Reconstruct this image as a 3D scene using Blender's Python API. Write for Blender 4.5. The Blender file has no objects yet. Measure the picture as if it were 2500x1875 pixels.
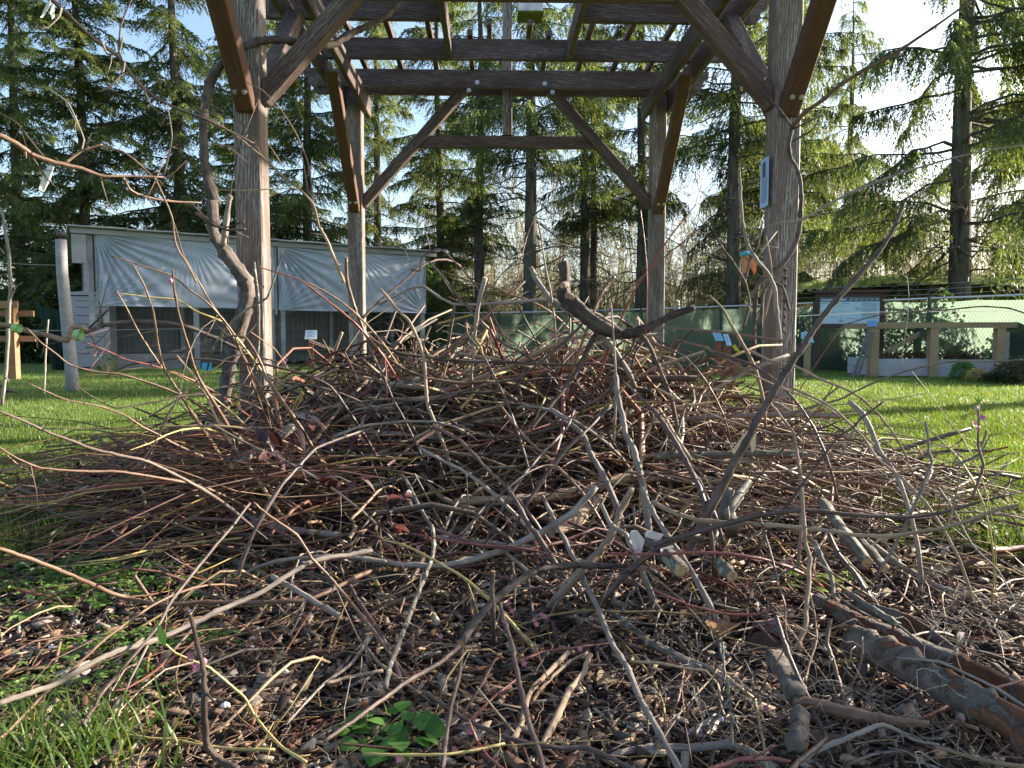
import bpy, math, random
import numpy as np
from mathutils import Vector, Matrix
R = math.radians
random.seed(7)
rng = np.random.default_rng(7)
scn = bpy.context.scene

# ------------------------------------------------------------------ camera, sky, sun, exposure
CAM_H = 0.72; PITCH = 3.55; F = 1805.0
cam_d = bpy.data.cameras.new("camera"); cam = bpy.data.objects.new("camera", cam_d)
scn.collection.objects.link(cam); scn.camera = cam
cam_d.sensor_width = 36.0; cam_d.lens = 36.0 * F / 2500.0
cam_d.clip_start = 0.02; cam_d.clip_end = 2000
cam.location = (0, 0, CAM_H); cam.rotation_euler = (R(90 - PITCH), 0, 0)

SUN_AZ, SUN_EL = 66.0, 21.0          # clockwise from +Y, above the horizon
w = bpy.data.worlds.new("World"); scn.world = w; w.use_nodes = True
wn = w.node_tree; wn.nodes.clear()
sky = wn.nodes.new("ShaderNodeTexSky"); sky.sky_type = 'NISHITA'; sky.sun_disc = False
sky.sun_elevation = R(SUN_EL); sky.sun_rotation = R(SUN_AZ)
sky.air_density = 1.0; sky.dust_density = 1.9; sky.ozone_density = 1.6
bg = wn.nodes.new("ShaderNodeBackground"); bg.inputs[1].default_value = 0.092
wo = wn.nodes.new("ShaderNodeOutputWorld")
wn.links.new(sky.outputs[0], bg.inputs[0]); wn.links.new(bg.outputs[0], wo.inputs[0])
sd = bpy.data.lights.new("sun", 'SUN'); sd.energy = 5.0; sd.angle = R(0.6); sd.color = (1.0, 0.88, 0.72)
so = bpy.data.objects.new("sun", sd); scn.collection.objects.link(so)
SUN_DIR = Vector((math.sin(R(SUN_AZ)) * math.cos(R(SUN_EL)), math.cos(R(SUN_AZ)) * math.cos(R(SUN_EL)), math.sin(R(SUN_EL))))
so.rotation_euler = SUN_DIR.to_track_quat('Z', 'Y').to_euler(); so.location = (20, 10, 15)
scn.view_settings.view_transform = 'Standard'; scn.view_settings.look = 'None'
scn.view_settings.exposure = 2.0; scn.view_settings.gamma = 1.0
scn.cycles.max_bounces = 6; scn.cycles.diffuse_bounces = 3; scn.cycles.glossy_bounces = 2
scn.cycles.transmission_bounces = 4; scn.cycles.transparent_max_bounces = 8
scn.cycles.sample_clamp_indirect = 6.0

# ------------------------------------------------------------------ pixel -> place helpers (src px 2500x1875)
_cp, _sp = math.cos(R(PITCH)), math.sin(R(PITCH))
def ray(px, py):
    a = (px - 1250.0) / F; b = (937.5 - py) / F
    return (a, _cp + b * _sp, -_sp + b * _cp)
def at(px, py, Y):
    r = ray(px, py); t = Y / r[1]
    return Vector((r[0] * t, Y, CAM_H + r[2] * t))
def ground(px, py):
    r = ray(px, py); t = -CAM_H / r[2]
    return Vector((r[0] * t, r[1] * t, 0.0))
def zz(zone, s):
    """pixel pairs measured on an enlarged crop -> source pixels"""
    ox, oy = {'Z1': (0, 0), 'Z2': (800, 0), 'Z3': (1600, 0), 'Z4': (0, 500), 'Z5': (800, 500), 'Z6': (1600, 500),
              'B1': (0, 1200), 'B2': (800, 1200), 'B3': (1600, 1200)}[zone]
    v = [float(q) for q in s.split()]
    return [(ox + v[i] / 2.4578, oy + v[i + 1] / 2.4578) for i in range(0, len(v), 2)]

# ------------------------------------------------------------------ object helpers
COL = scn.collection
def tag(o, label=None, cat=None, group=None, kind=None):
    if label: o['label'] = label
    if cat: o['category'] = cat
    if group: o['group'] = group
    if kind: o['kind'] = kind
    return o
def empty(name, loc=(0, 0, 0), rz=0.0, label=None, cat=None, group=None):
    o = bpy.data.objects.new(name, None); COL.objects.link(o)
    o.location = loc; o.rotation_euler = (0, 0, rz); o.empty_display_size = 0.1
    return tag(o, label, cat, group)
def link_mesh(name, me, mat=None, parent=None, smooth=False):
    if mat is not None and not me.materials: me.materials.append(mat)
    if smooth: me.polygons.foreach_set("use_smooth", [True] * len(me.polygons))
    o = bpy.data.objects.new(name, me); COL.objects.link(o)
    if parent is not None: o.parent = parent
    return o
def np_mesh(name, V, Fa, col=None, uv=None):
    """V (n,3), Fa (m,k) or list of such arrays; col per-vertex rgb; uv per-loop"""
    V = np.asarray(V, dtype=np.float32)
    Fs = Fa if isinstance(Fa, list) else [Fa]
    me = bpy.data.meshes.new(name)
    me.vertices.add(len(V)); me.vertices.foreach_set("co", V.ravel())
    idx = np.concatenate([f.ravel() for f in Fs]).astype(np.int32)
    cnt = np.concatenate([np.full(len(f), f.shape[1], dtype=np.int32) for f in Fs])
    me.loops.add(len(idx)); me.loops.foreach_set("vertex_index", idx)
    st = np.concatenate([[0], np.cumsum(cnt)[:-1]]).astype(np.int32)
    me.polygons.add(len(cnt)); me.polygons.foreach_set("loop_start", st); me.polygons.foreach_set("loop_total", cnt)
    if col is not None:
        a = me.color_attributes.new("col", 'FLOAT_COLOR', 'POINT')
        c = np.ones((len(V), 4), dtype=np.float32); c[:, :3] = col
        a.data.foreach_set("color", c.ravel())
    if uv is not None:
        u = me.uv_layers.new(name="uv"); u.data.foreach_set("uv", np.asarray(uv, dtype=np.float32).ravel())
    me.update(calc_edges=True)
    return me
class MB:
    """small polygon collector: boxes, prisms, tubes -> ONE mesh object"""
    def __init__(s): s.v = []; s.f = []; s.u = []
    def add(s, vs, fs, us=None):
        n = len(s.v); s.v += [tuple(p) for p in vs]
        for i, f in enumerate(fs):
            s.f.append([a + n for a in f])
            s.u.append(us[i] if us else [(0, 0)] * len(f))
    def box(s, a, b, bev=0.0, M=None):
        x0, y0, z0 = a; x1, y1, z1 = b
        if x0 > x1: x0, x1 = x1, x0
        if y0 > y1: y0, y1 = y1, y0
        if z0 > z1: z0, z1 = z1, z0
        c = bev
        if c <= 0:
            vs = [(x0,y0,z0),(x1,y0,z0),(x1,y1,z0),(x0,y1,z0),(x0,y0,z1),(x1,y0,z1),(x1,y1,z1),(x0,y1,z1)]
            fs = [(0,3,2,1),(4,5,6,7),(0,1,5,4),(1,2,6,5),(2,3,7,6),(3,0,4,7)]
        else:      # chamfered in section (long axis = X)
            sec = [(y0+c,z0),(y1-c,z0),(y1,z0+c),(y1,z1-c),(y1-c,z1),(y0+c,z1),(y0,z1-c),(y0,z0+c)]
            vs = [(x0,)+p for p in sec] + [(x1,)+p for p in sec]
            fs = [tuple(range(7,-1,-1)), tuple(range(8,16))] + [(i,(i+1)%8,8+(i+1)%8,8+i) for i in range(8)]
        if M is not None: vs = [tuple(M @ Vector(p)) for p in vs]
        s.add(vs, fs)
    def tube(s, pts, rad, seg=8, caps=True, vscale=1.0):
        pts = [Vector(p) for p in pts]; n = len(pts)
        if not hasattr(rad, '__len__'): rad = [rad] * n
        T = []
        for i in range(n):
            t = pts[min(i+1, n-1)] - pts[max(i-1, 0)]
            T.append(t.normalized() if t.length > 1e-9 else Vector((0, 0, 1)))
        up = Vector((0, 0, 1)) if abs(T[0].z) < 0.9 else Vector((1, 0, 0))
        N = (up - T[0] * up.dot(T[0])).normalized()
        vs = []; L = 0; Ls = []
        for i in range(n):
            if i:
                N = (N - T[i] * N.dot(T[i])); N = N.normalized() if N.length > 1e-6 else Vector((1, 0, 0))
                L += (pts[i] - pts[i-1]).length
            Ls.append(L); B = T[i].cross(N)
            for k in range(seg):
                a = 2 * math.pi * k / seg
                vs.append(pts[i] + (N * math.cos(a) + B * math.sin(a)) * rad[i])
        fs = []; us = []
        for i in range(n-1):
            for k in range(seg):
                k2 = (k+1) % seg
                fs.append((i*seg+k, i*seg+k2, (i+1)*seg+k2, (i+1)*seg+k))
                us.append([(k/seg, Ls[i]), ((k+1)/seg, Ls[i]), ((k+1)/seg, Ls[i+1]), (k/seg, Ls[i+1])])
        if caps:
            fs.append(tuple(range(seg-1, -1, -1))); us.append([(0, 0)] * seg)
            fs.append(tuple((n-1)*seg+k for k in range(seg))); us.append([(0, 0)] * seg)
        s.add(vs, fs, us)
    def quad(s, a, b, c, d, uv=None): s.add([a, b, c, d], [(0, 1, 2, 3)], [uv] if uv else None)
    def build(s, name, mat, parent=None, smooth=False):
        me = bpy.data.meshes.new(name); me.from_pydata([tuple(v) for v in s.v], [], s.f)
        u = me.uv_layers.new(name="uv")
        fl = [c for f in s.u for p in f for c in p]
        if len(fl) == len(me.loops) * 2: u.data.foreach_set("uv", fl)
        me.update()
        return link_mesh(name, me, mat, parent, smooth)
def beam(name, a, b, wd, ht, mat, parent=None, bev=0.006, roll=0.0):
    """sawn timber from a to b; its long axis is the object's own X, so the grain follows it"""
    a, b = Vector(a), Vector(b); d = b - a
    m = MB(); m.box((0, -wd/2, -ht/2), (d.length, wd/2, ht/2), bev)
    o = m.build(name, mat, parent)
    q = d.to_track_quat('X', 'Z'); o.location = a; o.rotation_mode = 'QUATERNION'
    from mathutils import Quaternion
    o.rotation_quaternion = q @ Quaternion((1, 0, 0), roll)
    return o
def dup_tree(o, parent=None):
    c = o.copy(); COL.objects.link(c)
    if parent is not None: c.parent = parent
    for ch in list(o.children): dup_tree(ch, c)
    return c

# ------------------------------------------------------------------ materials
def new_mat(name):
    m = bpy.data.materials.new(name); m.use_nodes = True; nt = m.node_tree; nt.nodes.clear()
    out = nt.nodes.new("ShaderNodeOutputMaterial"); b = nt.nodes.new("ShaderNodeBsdfPrincipled")
    nt.links.new(b.outputs[0], out.inputs[0]); b.inputs['Roughness'].default_value = 0.8
    b.inputs['Specular IOR Level'].default_value = 0.3
    return m, nt, b, out
def nd(nt, t, **kw):
    n = nt.nodes.new(t)
    for k, v in kw.items():
        if k.startswith('i_'):
            key = k[2:]; n.inputs[int(key) if key.isdigit() else key].default_value = v
        else: setattr(n, k, v)
    return n
def ramp(nt, fac, stops):
    r = nt.nodes.new("ShaderNodeValToRGB"); e = r.color_ramp.elements
    while len(e) < len(stops): e.new(0.5)
    for i, (p, c) in enumerate(stops):
        e[i].position = p; e[i].color = (c[0], c[1], c[2], 1)
    nt.links.new(fac, r.inputs[0]); return r.outputs[0]
def mix(nt, fac, a, b, mode='MIX'):
    n = nt.nodes.new("ShaderNodeMix"); n.data_type = 'RGBA'; n.blend_type = mode
    if hasattr(fac, 'links'): nt.links.new(fac, n.inputs[0])
    else: n.inputs[0].default_value = fac
    for i, x in ((6, a), (7, b)):
        if hasattr(x, 'links'): nt.links.new(x, n.inputs[i])
        else: n.inputs[i].default_value = (x[0], x[1], x[2], 1)
    return n.outputs[2]
def noise(nt, scale, vec=None, detail=4, rough=0.6, mapscale=None, coord='Object', dist=0.0):
    n = nd(nt, "ShaderNodeTexNoise"); n.inputs['Scale'].default_value = scale
    n.inputs['Detail'].default_value = detail; n.inputs['Roughness'].default_value = rough
    n.inputs['Distortion'].default_value = dist
    if vec is None:
        tc = nd(nt, "ShaderNodeTexCoord"); vec = tc.outputs[coord]
    if mapscale:
        mp = nd(nt, "ShaderNodeMapping"); mp.inputs['Scale'].default_value = mapscale
        nt.links.new(vec, mp.inputs[0]); vec = mp.outputs[0]
    nt.links.new(vec, n.inputs['Vector']); return n.outputs[0]
def bump(nt, b, h, strength=0.4, dist=0.01):
    n = nd(nt, "ShaderNodeBump"); n.inputs['Strength'].default_value = strength; n.inputs['Distance'].default_value = dist
    nt.links.new(h, n.inputs['Height']); nt.links.new(n.outputs[0], b.inputs['Normal'])
def objrand(nt):
    return nd(nt, "ShaderNodeObjectInfo").outputs['Random']

def bark_mat(name, c0, c1, c2, rough=0.75, streak=9.0, bstr=0.6, lichen=0.0, spec=0.3, randv=0.25):
    """cane / branch bark: streaks run along the stem (uv v axis is metres of length)"""
    m, nt, b, out = new_mat(name)
    tc = nd(nt, "ShaderNodeTexCoord"); uv = tc.outputs['UV']
    n1 = noise(nt, 1.0, uv, 5, 0.65, (streak, 14, 1))
    n2 = noise(nt, 14.0, tc.outputs['Object'], 3, 0.6)
    c = ramp(nt, n1, [(0.3, c0), (0.52, c1), (0.72, c2)])
    c = mix(nt, ramp(nt, n2, [(0.42, (0, 0, 0)), (0.62, (1, 1, 1))]), c, mix(nt, 0.5, c, c2))
    if lichen > 0:
        n3 = noise(nt, 26.0, tc.outputs['Object'], 4, 0.7)
        c = mix(nt, ramp(nt, n3, [(0.6 - lichen * .2, (0, 0, 0)), (0.66 - lichen * .18, (1, 1, 1))]), c, (0.33, 0.37, 0.30))
    hsv = nd(nt, "ShaderNodeHueSaturation"); mr = nd(nt, "ShaderNodeMapRange")
    nt.links.new(objrand(nt), mr.inputs[0]); mr.inputs[3].default_value = 1 - randv; mr.inputs[4].default_value = 1 + randv
    nt.links.new(mr.outputs[0], hsv.inputs['Value']); nt.links.new(c, hsv.inputs['Color'])
    nt.links.new(hsv.outputs[0], b.inputs['Base Color']); b.inputs['Roughness'].default_value = rough
    b.inputs['Specular IOR Level'].default_value = spec
    bump(nt, b, n1, bstr, 0.004)
    return m
BK = {
 'grey':   bark_mat('bark_grey',   (.10,.08,.068), (.22,.185,.155), (.36,.315,.27), streak=12, spec=.35),
 'tan':    bark_mat('bark_tan',    (.13,.085,.055), (.27,.19,.125), (.42,.32,.225), streak=12),
 'purple': bark_mat('bark_purple', (.033,.021,.017), (.078,.050,.040), (.14,.10,.083), rough=.5, spec=.5),
 'red':    bark_mat('bark_red',    (.11,.025,.025), (.22,.055,.045), (.33,.12,.08), rough=.4, spec=.6),
 'orange': bark_mat('bark_orange', (.060,.032,.021), (.13,.070,.043), (.23,.145,.095), rough=.5, spec=.5),
 'yellow': bark_mat('bark_yellow', (.20,.15,.04), (.36,.29,.10), (.48,.38,.16), rough=.45, spec=.5),
 'dark':   bark_mat('bark_dark',   (.025,.018,.014), (.075,.052,.042), (.17,.13,.11), streak=16, bstr=.9),
 'lichen': bark_mat('bark_lichen', (.06,.05,.04), (.125,.11,.088), (.21,.19,.155), lichen=.25),
 'old':    bark_mat('bark_old_vine', (.008,.006,.005), (.030,.021,.017), (.11,.085,.068), streak=10, bstr=1.6),
 'vine':   bark_mat('bark_vine',   (.016,.012,.010), (.062,.048,.042), (.16,.13,.115), streak=22, bstr=1.4),
}
def cut_mat():
    m, nt, b, out = new_mat('cut_wood')
    c = ramp(nt, noise(nt, 60, None, 3), [(.35, (.30,.16,.07)), (.6, (.52,.36,.20))])
    nt.links.new(c, b.inputs['Base Color']); return m
CUT = cut_mat()
def plain(name, col, rough=0.6, var=0.15, scale=8.0, spec=0.4, metal=0.0, bumpy=0.0):
    m, nt, b, out = new_mat(name)
    n = noise(nt, scale, None, 4)
    lo = [max(0, c * (1 - var)) for c in col]; hi = [min(1, c * (1 + var)) for c in col]
    nt.links.new(ramp(nt, n, [(.3, lo), (.7, hi)]), b.inputs['Base Color'])
    b.inputs['Roughness'].default_value = rough; b.inputs['Specular IOR Level'].default_value = spec
    b.inputs['Metallic'].default_value = metal
    if bumpy: bump(nt, b, n, bumpy, 0.01)
    return m
def timber_mat(name, dark, mid, pale, amt=0.5, rough=0.7, pale_top=False):
    """stained, weathered sawn timber: grain along object X"""
    m, nt, b, out = new_mat(name)
    tc = nd(nt, "ShaderNodeTexCoord"); oi = nd(nt, "ShaderNodeObjectInfo")
    ad = nd(nt, "ShaderNodeVectorMath", operation='ADD'); nt.links.new(tc.outputs['Object'], ad.inputs[0])
    sc = nd(nt, "ShaderNodeMath", operation='MULTIPLY'); sc.inputs[1].default_value = 40
    nt.links.new(oi.outputs['Random'], sc.inputs[0]); nt.links.new(sc.outputs[0], ad.inputs[1])
    v = ad.outputs[0]
    big = noise(nt, 1.6, v, 3, .6, (0.5, 1, 1))
    wv = nd(nt, "ShaderNodeTexWave", wave_type='BANDS', bands_direction='DIAGONAL')
    wv.inputs['Scale'].default_value = 42; wv.inputs['Distortion'].default_value = 9; wv.inputs['Detail'].default_value = 4
    wv.inputs['Detail Scale'].default_value = 1.4; wv.inputs['Detail Roughness'].default_value = .65
    mp = nd(nt, "ShaderNodeMapping"); mp.inputs['Scale'].default_value = (0.045, 1, 1)
    nt.links.new(v, mp.inputs[0]); nt.links.new(mp.outputs[0], wv.inputs[0])
    fine = noise(nt, 60, v, 4, .7, (0.05, 1, 1))
    speck = noise(nt, 170, v, 2, .6, (0.12, 1, 1))
    base = ramp(nt, fine, [(.3, dark), (.7, mid)])
    base = mix(nt, ramp(nt, big, [(.3, (0, 0, 0)), (.7, (.5, .5, .5))]), base, [min(1, c * 1.6) for c in mid])
    gr = ramp(nt, wv.outputs[0], [(.60, (0, 0, 0)), (.95, (.75, .75, .75))])
    msk = ramp(nt, noise(nt, 9.0, v, 5, .7, (0.16, 1, 1)), [(.40, (0, 0, 0)), (.66, (1, 1, 1))])
    sp = ramp(nt, speck, [(.50, (0, 0, 0)), (.62, (1, 1, 1))])
    f = mix(nt, 1.0, gr, msk, 'MULTIPLY'); f = mix(nt, 1.0, f, sp, 'ADD') if False else mix(nt, .55, f, mix(nt, 1.0, sp, msk, 'MULTIPLY'), 'ADD')
    f = mix(nt, 1.0, f, (amt, amt, amt), 'MULTIPLY')
    c = mix(nt, f, base, pale)
    nt.links.new(c, b.inputs['Base Color']); b.inputs['Roughness'].default_value = rough
    bump(nt, b, wv.outputs[0], .25, .002)
    return m
TIM = timber_mat('stained_timber', (.034,.021,.018), (.074,.045,.037), (.38,.35,.35), .5)
TIM_POST = timber_mat('weathered_post_timber', (.055,.040,.033), (.125,.092,.075), (.46,.43,.42), 1.0)
TIM_RED = timber_mat('reddish_timber', (.040,.019,.012), (.085,.040,.024), (.24,.17,.13), .3)
STEEL = plain('galvanised_steel', (.55,.55,.56), .35, .1, 30, .6, .8)
# ================================================================== ground
H_A, H_X, H_Y = 0.535, 0.02, 3.80
def mound(x, y):
    """height of the heap of prunings above the soil"""
    x = np.asarray(x, dtype=float); y = np.asarray(y, dtype=float)
    sy = np.where(y < H_Y, 0.92, 0.95); sx = np.where(x < H_X, 1.45, 1.36)
    g = np.exp(-(np.abs(x - H_X) / sx) ** 2.2 - (np.abs(y - H_Y) / sy) ** 2.0)
    return H_A * g * (1 + 0.10 * np.sin(3.1 * x + 1.3) * np.sin(2.7 * y))
def bed_d(x, y):
    """<0 inside the mulch bed, >0 on the lawn"""
    x = np.asarray(x, dtype=float); y = np.asarray(y, dtype=float)
    ax = np.where(x < 0, 1.85, 1.75)
    d = (x / ax) ** 2 + ((y - 1.35) / 2.75) ** 2 - 1
    return d + 0.10 * np.sin(5.1 * x + 2 * y) + 0.07 * np.sin(11 * y - 4 * x) + .05 * np.sin(23 * x + 17 * y)

def ground_mesh():
    # fine grid near the camera, one big sheet to the horizon
    def axis(lo, hi, far, step):
        a = list(np.arange(lo, hi + 1e-6, step)); s = step
        while a[-1] < far: s *= 1.35; a.append(a[-1] + s)
        s = step
        while a[0] > -far: s *= 1.35; a.insert(0, a[0] - s)
        return np.array(a)
    xs = axis(-6, 6, 600, 0.12); ys = axis(-1, 12, 600, 0.12)
    X, Y = np.meshgrid(xs, ys); Z = 0.012 * np.sin(1.3 * X + .5) * np.cos(.9 * Y) * (np.abs(X) < 30) * (np.abs(Y) < 30)
    Z = Z - 0.02 * (bed_d(X, Y) < 0)
    V = np.stack([X.ravel(), Y.ravel(), Z.ravel()], 1)
    nx, ny = len(xs), len(ys)
    i = np.arange((nx - 1) * (ny - 1)); r = i // (nx - 1); c = i % (nx - 1); a = r * nx + c
    return np_mesh('lawn', V, np.stack([a, a + 1, a + nx + 1, a + nx], 1))
m, nt, b, out = new_mat('turf_soil')
n1 = noise(nt, 22, None, 6, .7); n2 = noise(nt, .55, None, 3)
c = ramp(nt, n1, [(.3, (.05,.09,.014)), (.55, (.12,.19,.03)), (.75, (.22,.29,.06))])
c = mix(nt, ramp(nt, n2, [(.4, (0,0,0)), (.65, (.45,.45,.45))]), c, (.13,.17,.035))
nt.links.new(c, b.inputs['Base Color']); bump(nt, b, n1, .8, .02); b.inputs['Roughness'].default_value = .9
TURF = m
go = link_mesh('lawn', ground_mesh(), TURF, None, True); tag(go, kind='structure')

def mulch_mesh():
    xs = np.arange(-2.3, 2.3, .03); ys = np.arange(.3, 4.9, .03)
    X, Y = np.meshgrid(xs, ys)
    Z = .004 + .010 * np.sin(13 * X + 3 * Y) * np.sin(11 * Y) + .006 * np.sin(37 * X) * np.sin(31 * Y + 9 * X) + .006
    d = bed_d(X, Y); Z = Z - .05 * np.clip(d + .12, 0, 1.5)
    V = np.stack([X.ravel(), Y.ravel(), Z.ravel()], 1); nx, ny = len(xs), len(ys)
    i = np.arange((nx - 1) * (ny - 1)); r = i // (nx - 1); c = i % (nx - 1); a = r * nx + c
    return np_mesh('mulch_bed', V, np.stack([a, a + 1, a + nx + 1, a + nx], 1))
m, nt, b, out = new_mat('dark_soil')
n1 = noise(nt, 55, None, 6, .75)
nt.links.new(ramp(nt, n1, [(.35, (.006,.004,.0035)), (.6, (.022,.015,.012)), (.8, (.08,.055,.038))]), b.inputs['Base Color'])
bump(nt, b, n1, 1.0, .02); b.inputs['Roughness'].default_value = .85
tag(link_mesh('mulch_bed', mulch_mesh(), m, None, True), kind='structure')

# ================================================================== pergola
PG = empty('pergola', (0, 5.5, 0), R(1.6), 'dark stained timber pergola with braced posts standing over the brush heap', 'pergola')
def pb(name, a, b_, wd, ht, mat=TIM, bev=.006, parent=None, roll=0.0):
    a = (a[0], a[1] - 5.5, a[2]); b_ = (b_[0], b_[1] - 5.5, b_[2])
    return beam(name, a, b_, wd, ht, mat, parent or PG, bev, roll)
PX = 1.42
YP = [0.97, 4.02, 7.07]
def bolt(parent, p, axis):
    mb = MB(); a = Vector(p); ax = Vector(axis)
    mb.tube([a, a + ax * .004, a + ax * .0045], [.021, .021, .0], 12, False)
    mb.tube([a + ax * .004, a + ax * .016, a + ax * .0162], [.011, .011, 0], 6, False)
    return mb.build('bolt', STEEL, parent)
def brace_profile(a, zt, k):
    h = .11
    return [(0, a), (.025, a), (.025 + (zt - a) * k, zt), ((zt - a - h) * k, zt), (0, a + h)]
def brace(origin, dirv, a, zt, k, w_, mat):
    """knee brace from a post face up to the timber above; grain along the brace"""
    pr = brace_profile(a, zt, k); d = Vector(dirv); s = Vector((-d.y, d.x, 0))
    L = Vector((d.x * k, d.y * k, 1)).normalized()      # long axis
    o0 = Vector(origin) + Vector((0, 0, a)); q = L.to_track_quat('X', 'Z'); qi = q.inverted()
    vs = []
    for sg in (-1, 1):
        for (t, z) in pr:
            wv = Vector(origin) + d * t + Vector((0, 0, z)) + s * (sg * w_ / 2)
            vs.append(qi @ (wv - o0))
    n = 5; fs = [tuple(range(n - 1, -1, -1)), tuple(range(n, 2 * n))] + [(i, (i + 1) % n, n + (i + 1) % n, n + i) for i in range(n)]
    if d.x * 0 + 1 > 0: pass
    mb = MB(); mb.add(vs, fs); ob = mb.build('brace', mat, PG)
    import bmesh
    bm = bmesh.new(); bm.from_mesh(ob.data); bmesh.ops.recalc_face_normals(bm, faces=bm.faces)
    bmesh.ops.bevel(bm, geom=list(bm.edges), offset=.005, segments=1, affect='EDGES'); bm.to_mesh(ob.data); bm.free()
    ob.rotation_mode = 'QUATERNION'; ob.location = o0; ob.rotation_quaternion = q
    return ob
for yi, yc in enumerate(YP):
    for sx in (-1, 1):
        p = pb('post', (sx * PX, yc, -.05), (sx * PX, yc, 3.005), .14, .14, TIM_POST, .008)
        yl = yc - 5.5
        if yi > 0:     # brace towards the viewer
            br = brace((sx * PX, yl - .07, 0), (0, -1, 0), 1.885, 2.828, 1.0, .092, TIM_RED)
            for k in (-1, 1):
                # bolts through the sloping underside near the foot
                mb = MB(); c0 = Vector((sx * PX + k * .024, yl - .07 - .025 - .075, 1.885 + .075)); ax = Vector((0, -1, -1)).normalized()
                mb.tube([c0 + ax * .001, c0 + ax * .006, c0 + ax * .0062], [.014, .014, 0], 12, False)
                mb.tube([c0 + ax * .006, c0 + ax * .015, c0 + ax * .0152], [.008, .008, 0], 6, False)
                mb.build('bolt', STEEL, PG)
        if yi < 2 and yi > 0:
            brace((sx * PX, yl + .07, 0), (0, 1, 0), 1.885, 2.828, 1.0, .092, TIM)
        if yi > 0:
            brace((sx * (PX - .07), yl, 0), (-sx, 0, 0), 1.945, 3.008, .90, .090, TIM)
# doubled side beams, outer and inner of the posts
for sx in (-1, 1):
    for s2 in (-1, 1):
        pb('side_beam', (sx * PX + s2 * .094, .55, 2.92), (sx * PX + s2 * .094, 7.34 + .05 * s2 * sx, 2.92), .044, .178, TIM, .005)
# cross timbers
def cross(yc, x0, x1, name='purlin', wd=.044, z=3.095, ht=.168):
    return pb(name, (x0, yc, z), (x1, yc, z), wd, ht, TIM, .005)
def scrolled_end(yc, x, sx, wd=.044):
    mb = MB(); pr = [(0, 3.011), (.05, 3.02), (.075, 3.05), (.07, 3.085), (.085, 3.10), (.12, 3.115), (.125, 3.179), (0, 3.179)]
    vs = [(x + sx * a, yc - 5.5 - wd / 2, z) for a, z in pr] + [(x + sx * a, yc - 5.5 + wd / 2, z) for a, z in pr]
    n = len(pr); fs = [tuple(range(n)), tuple(range(2 * n - 1, n - 1, -1))] + [(i, n + i, n + (i + 1) % n, (i + 1) % n) for i in range(n)]
    mb.add(vs, fs); mb.build('beam_end', TIM, PG)
for yc in (6.977, 7.163, 3.927, 4.113):
    cross(yc, -1.74, 1.74, 'cross_beam')
    for sx in (-1, 1): scrolled_end(yc, sx * 1.7405, sx)
cross(6.27, -1.74, 1.74)
for yc in (5.52, 4.78):
    cross(yc, -1.74, -.518); cross(yc, .518, 1.74)
for yc in (3.2, 2.45): cross(yc, -1.74, 1.74)
for yc in (6.27, 5.52, 4.78, 3.2):
    for sx in (-1, 1): scrolled_end(yc, sx * 1.7405, sx)
for sx in (-1, 1):
    pb('rafter', (sx * .494, 4.14, 3.09), (sx * .494, 6.245, 3.09), .044, .16, TIM, .004)
for i in range(-4, 5):
    xx = i * .325
    y0 = 6.19 if abs(i) <= 1 else 3.4
    if i == 0: continue
    pb('slat', (xx, y0, 3.205), (xx, 7.30, 3.205), .042, .046, TIM, .003)
for xx in (-.165, .165):
    pb('slat', (xx + .0, 6.10, 3.254), (xx, 6.40, 3.254), .040, .046, TIM, .003)
for yc in (7.07, 4.02):
    pb('collar_tie', (-.835, yc, 2.553), (.835, yc, 2.553), .052, .112, TIM, .005)
pb('king_post', (0, 7.07, 2.612), (0, 7.07, 4.45), .10, .088, TIM_POST, .005)
for px_, py_ in ((1145, 221), (1165, 201.5), (1349, 224), (1330, 203)):
    q = at(px_, py_, 6.948); th = R(-1.6); d = q - Vector((0, 5.5, 0))
    bolt(PG, (d.x * math.cos(th) - d.y * math.sin(th), 6.954 - 5.5, d.z), (0, -1, 0))

# nesting box on the king post
BX = plain('weathered_white_paint', (.55,.53,.55), .8, .35, 14, .2, 0, .4)
MOSS = plain('mossy_board', (.09,.12,.025), .95, .5, 40, .1, 0, .6)
bh = empty('nest_box', (.168, 7.09, 3.70), R(1.6), 'flaking white nest box with a green mossy floor high on the centre post', 'nest box')
m_ = MB(); m_.box((-.115, -.11, .02), (.115, .11, .44)); m_.build('box_body', BX, bh)
m_ = MB(); m_.box((-.117, -.113, .0), (.117, .113, .018)); m_.build('floor_board', MOSS, bh)
m_ = MB(); m_.box((-.15, -.17, .442), (.15, .14, .465)); m_.build('roof_board', BX, bh)
m_ = MB(); m_.tube([(0, -.1105, .30), (0, -.113, .30)], .022, 16); m_.build('entrance_hole', BK['dark'], bh)

# laminated notices pinned on the post sides
def notice(x, nx, y, ztop, zbot, pic, label, tint):
    e = empty('paper_notice', (x, y, zbot), 0, label, 'notice'); hh = ztop - zbot; wd = .125
    m_ = MB(); m_.box((min(0, nx * .003), -wd / 2, 0), (max(0, nx * .003), wd / 2, hh)); m_.build('sheet', plain('laminated_sheet', tint, .25, .05, 5, .7), e)
    ink = plain('printed_ink', (.06,.08,.14), .5)
    m_ = MB(); x0, x1 = sorted((nx * .0035, nx * .0045))
    m_.box((x0, -.022, hh * .62), (x1, .026, hh * .93)); m_.build('printed_picture', ink, e)
    m_ = MB(); r = random.Random(3)
    for k in range(15):
        z = hh * .58 - k * hh * .034; m_.box((x0, -.050, z), (x1, -.050 + .10 * r.uniform(.7, 1), z + hh * .012))
    m_.build('printed_text', plain('grey_ink', (.16,.20,.30), .5), e)
    return e
notice(-1.345, 1, 3.99, 1.695, 1.455, 0, 'white laminated notice on the side of the left front post', (.62,.66,.74))
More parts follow.
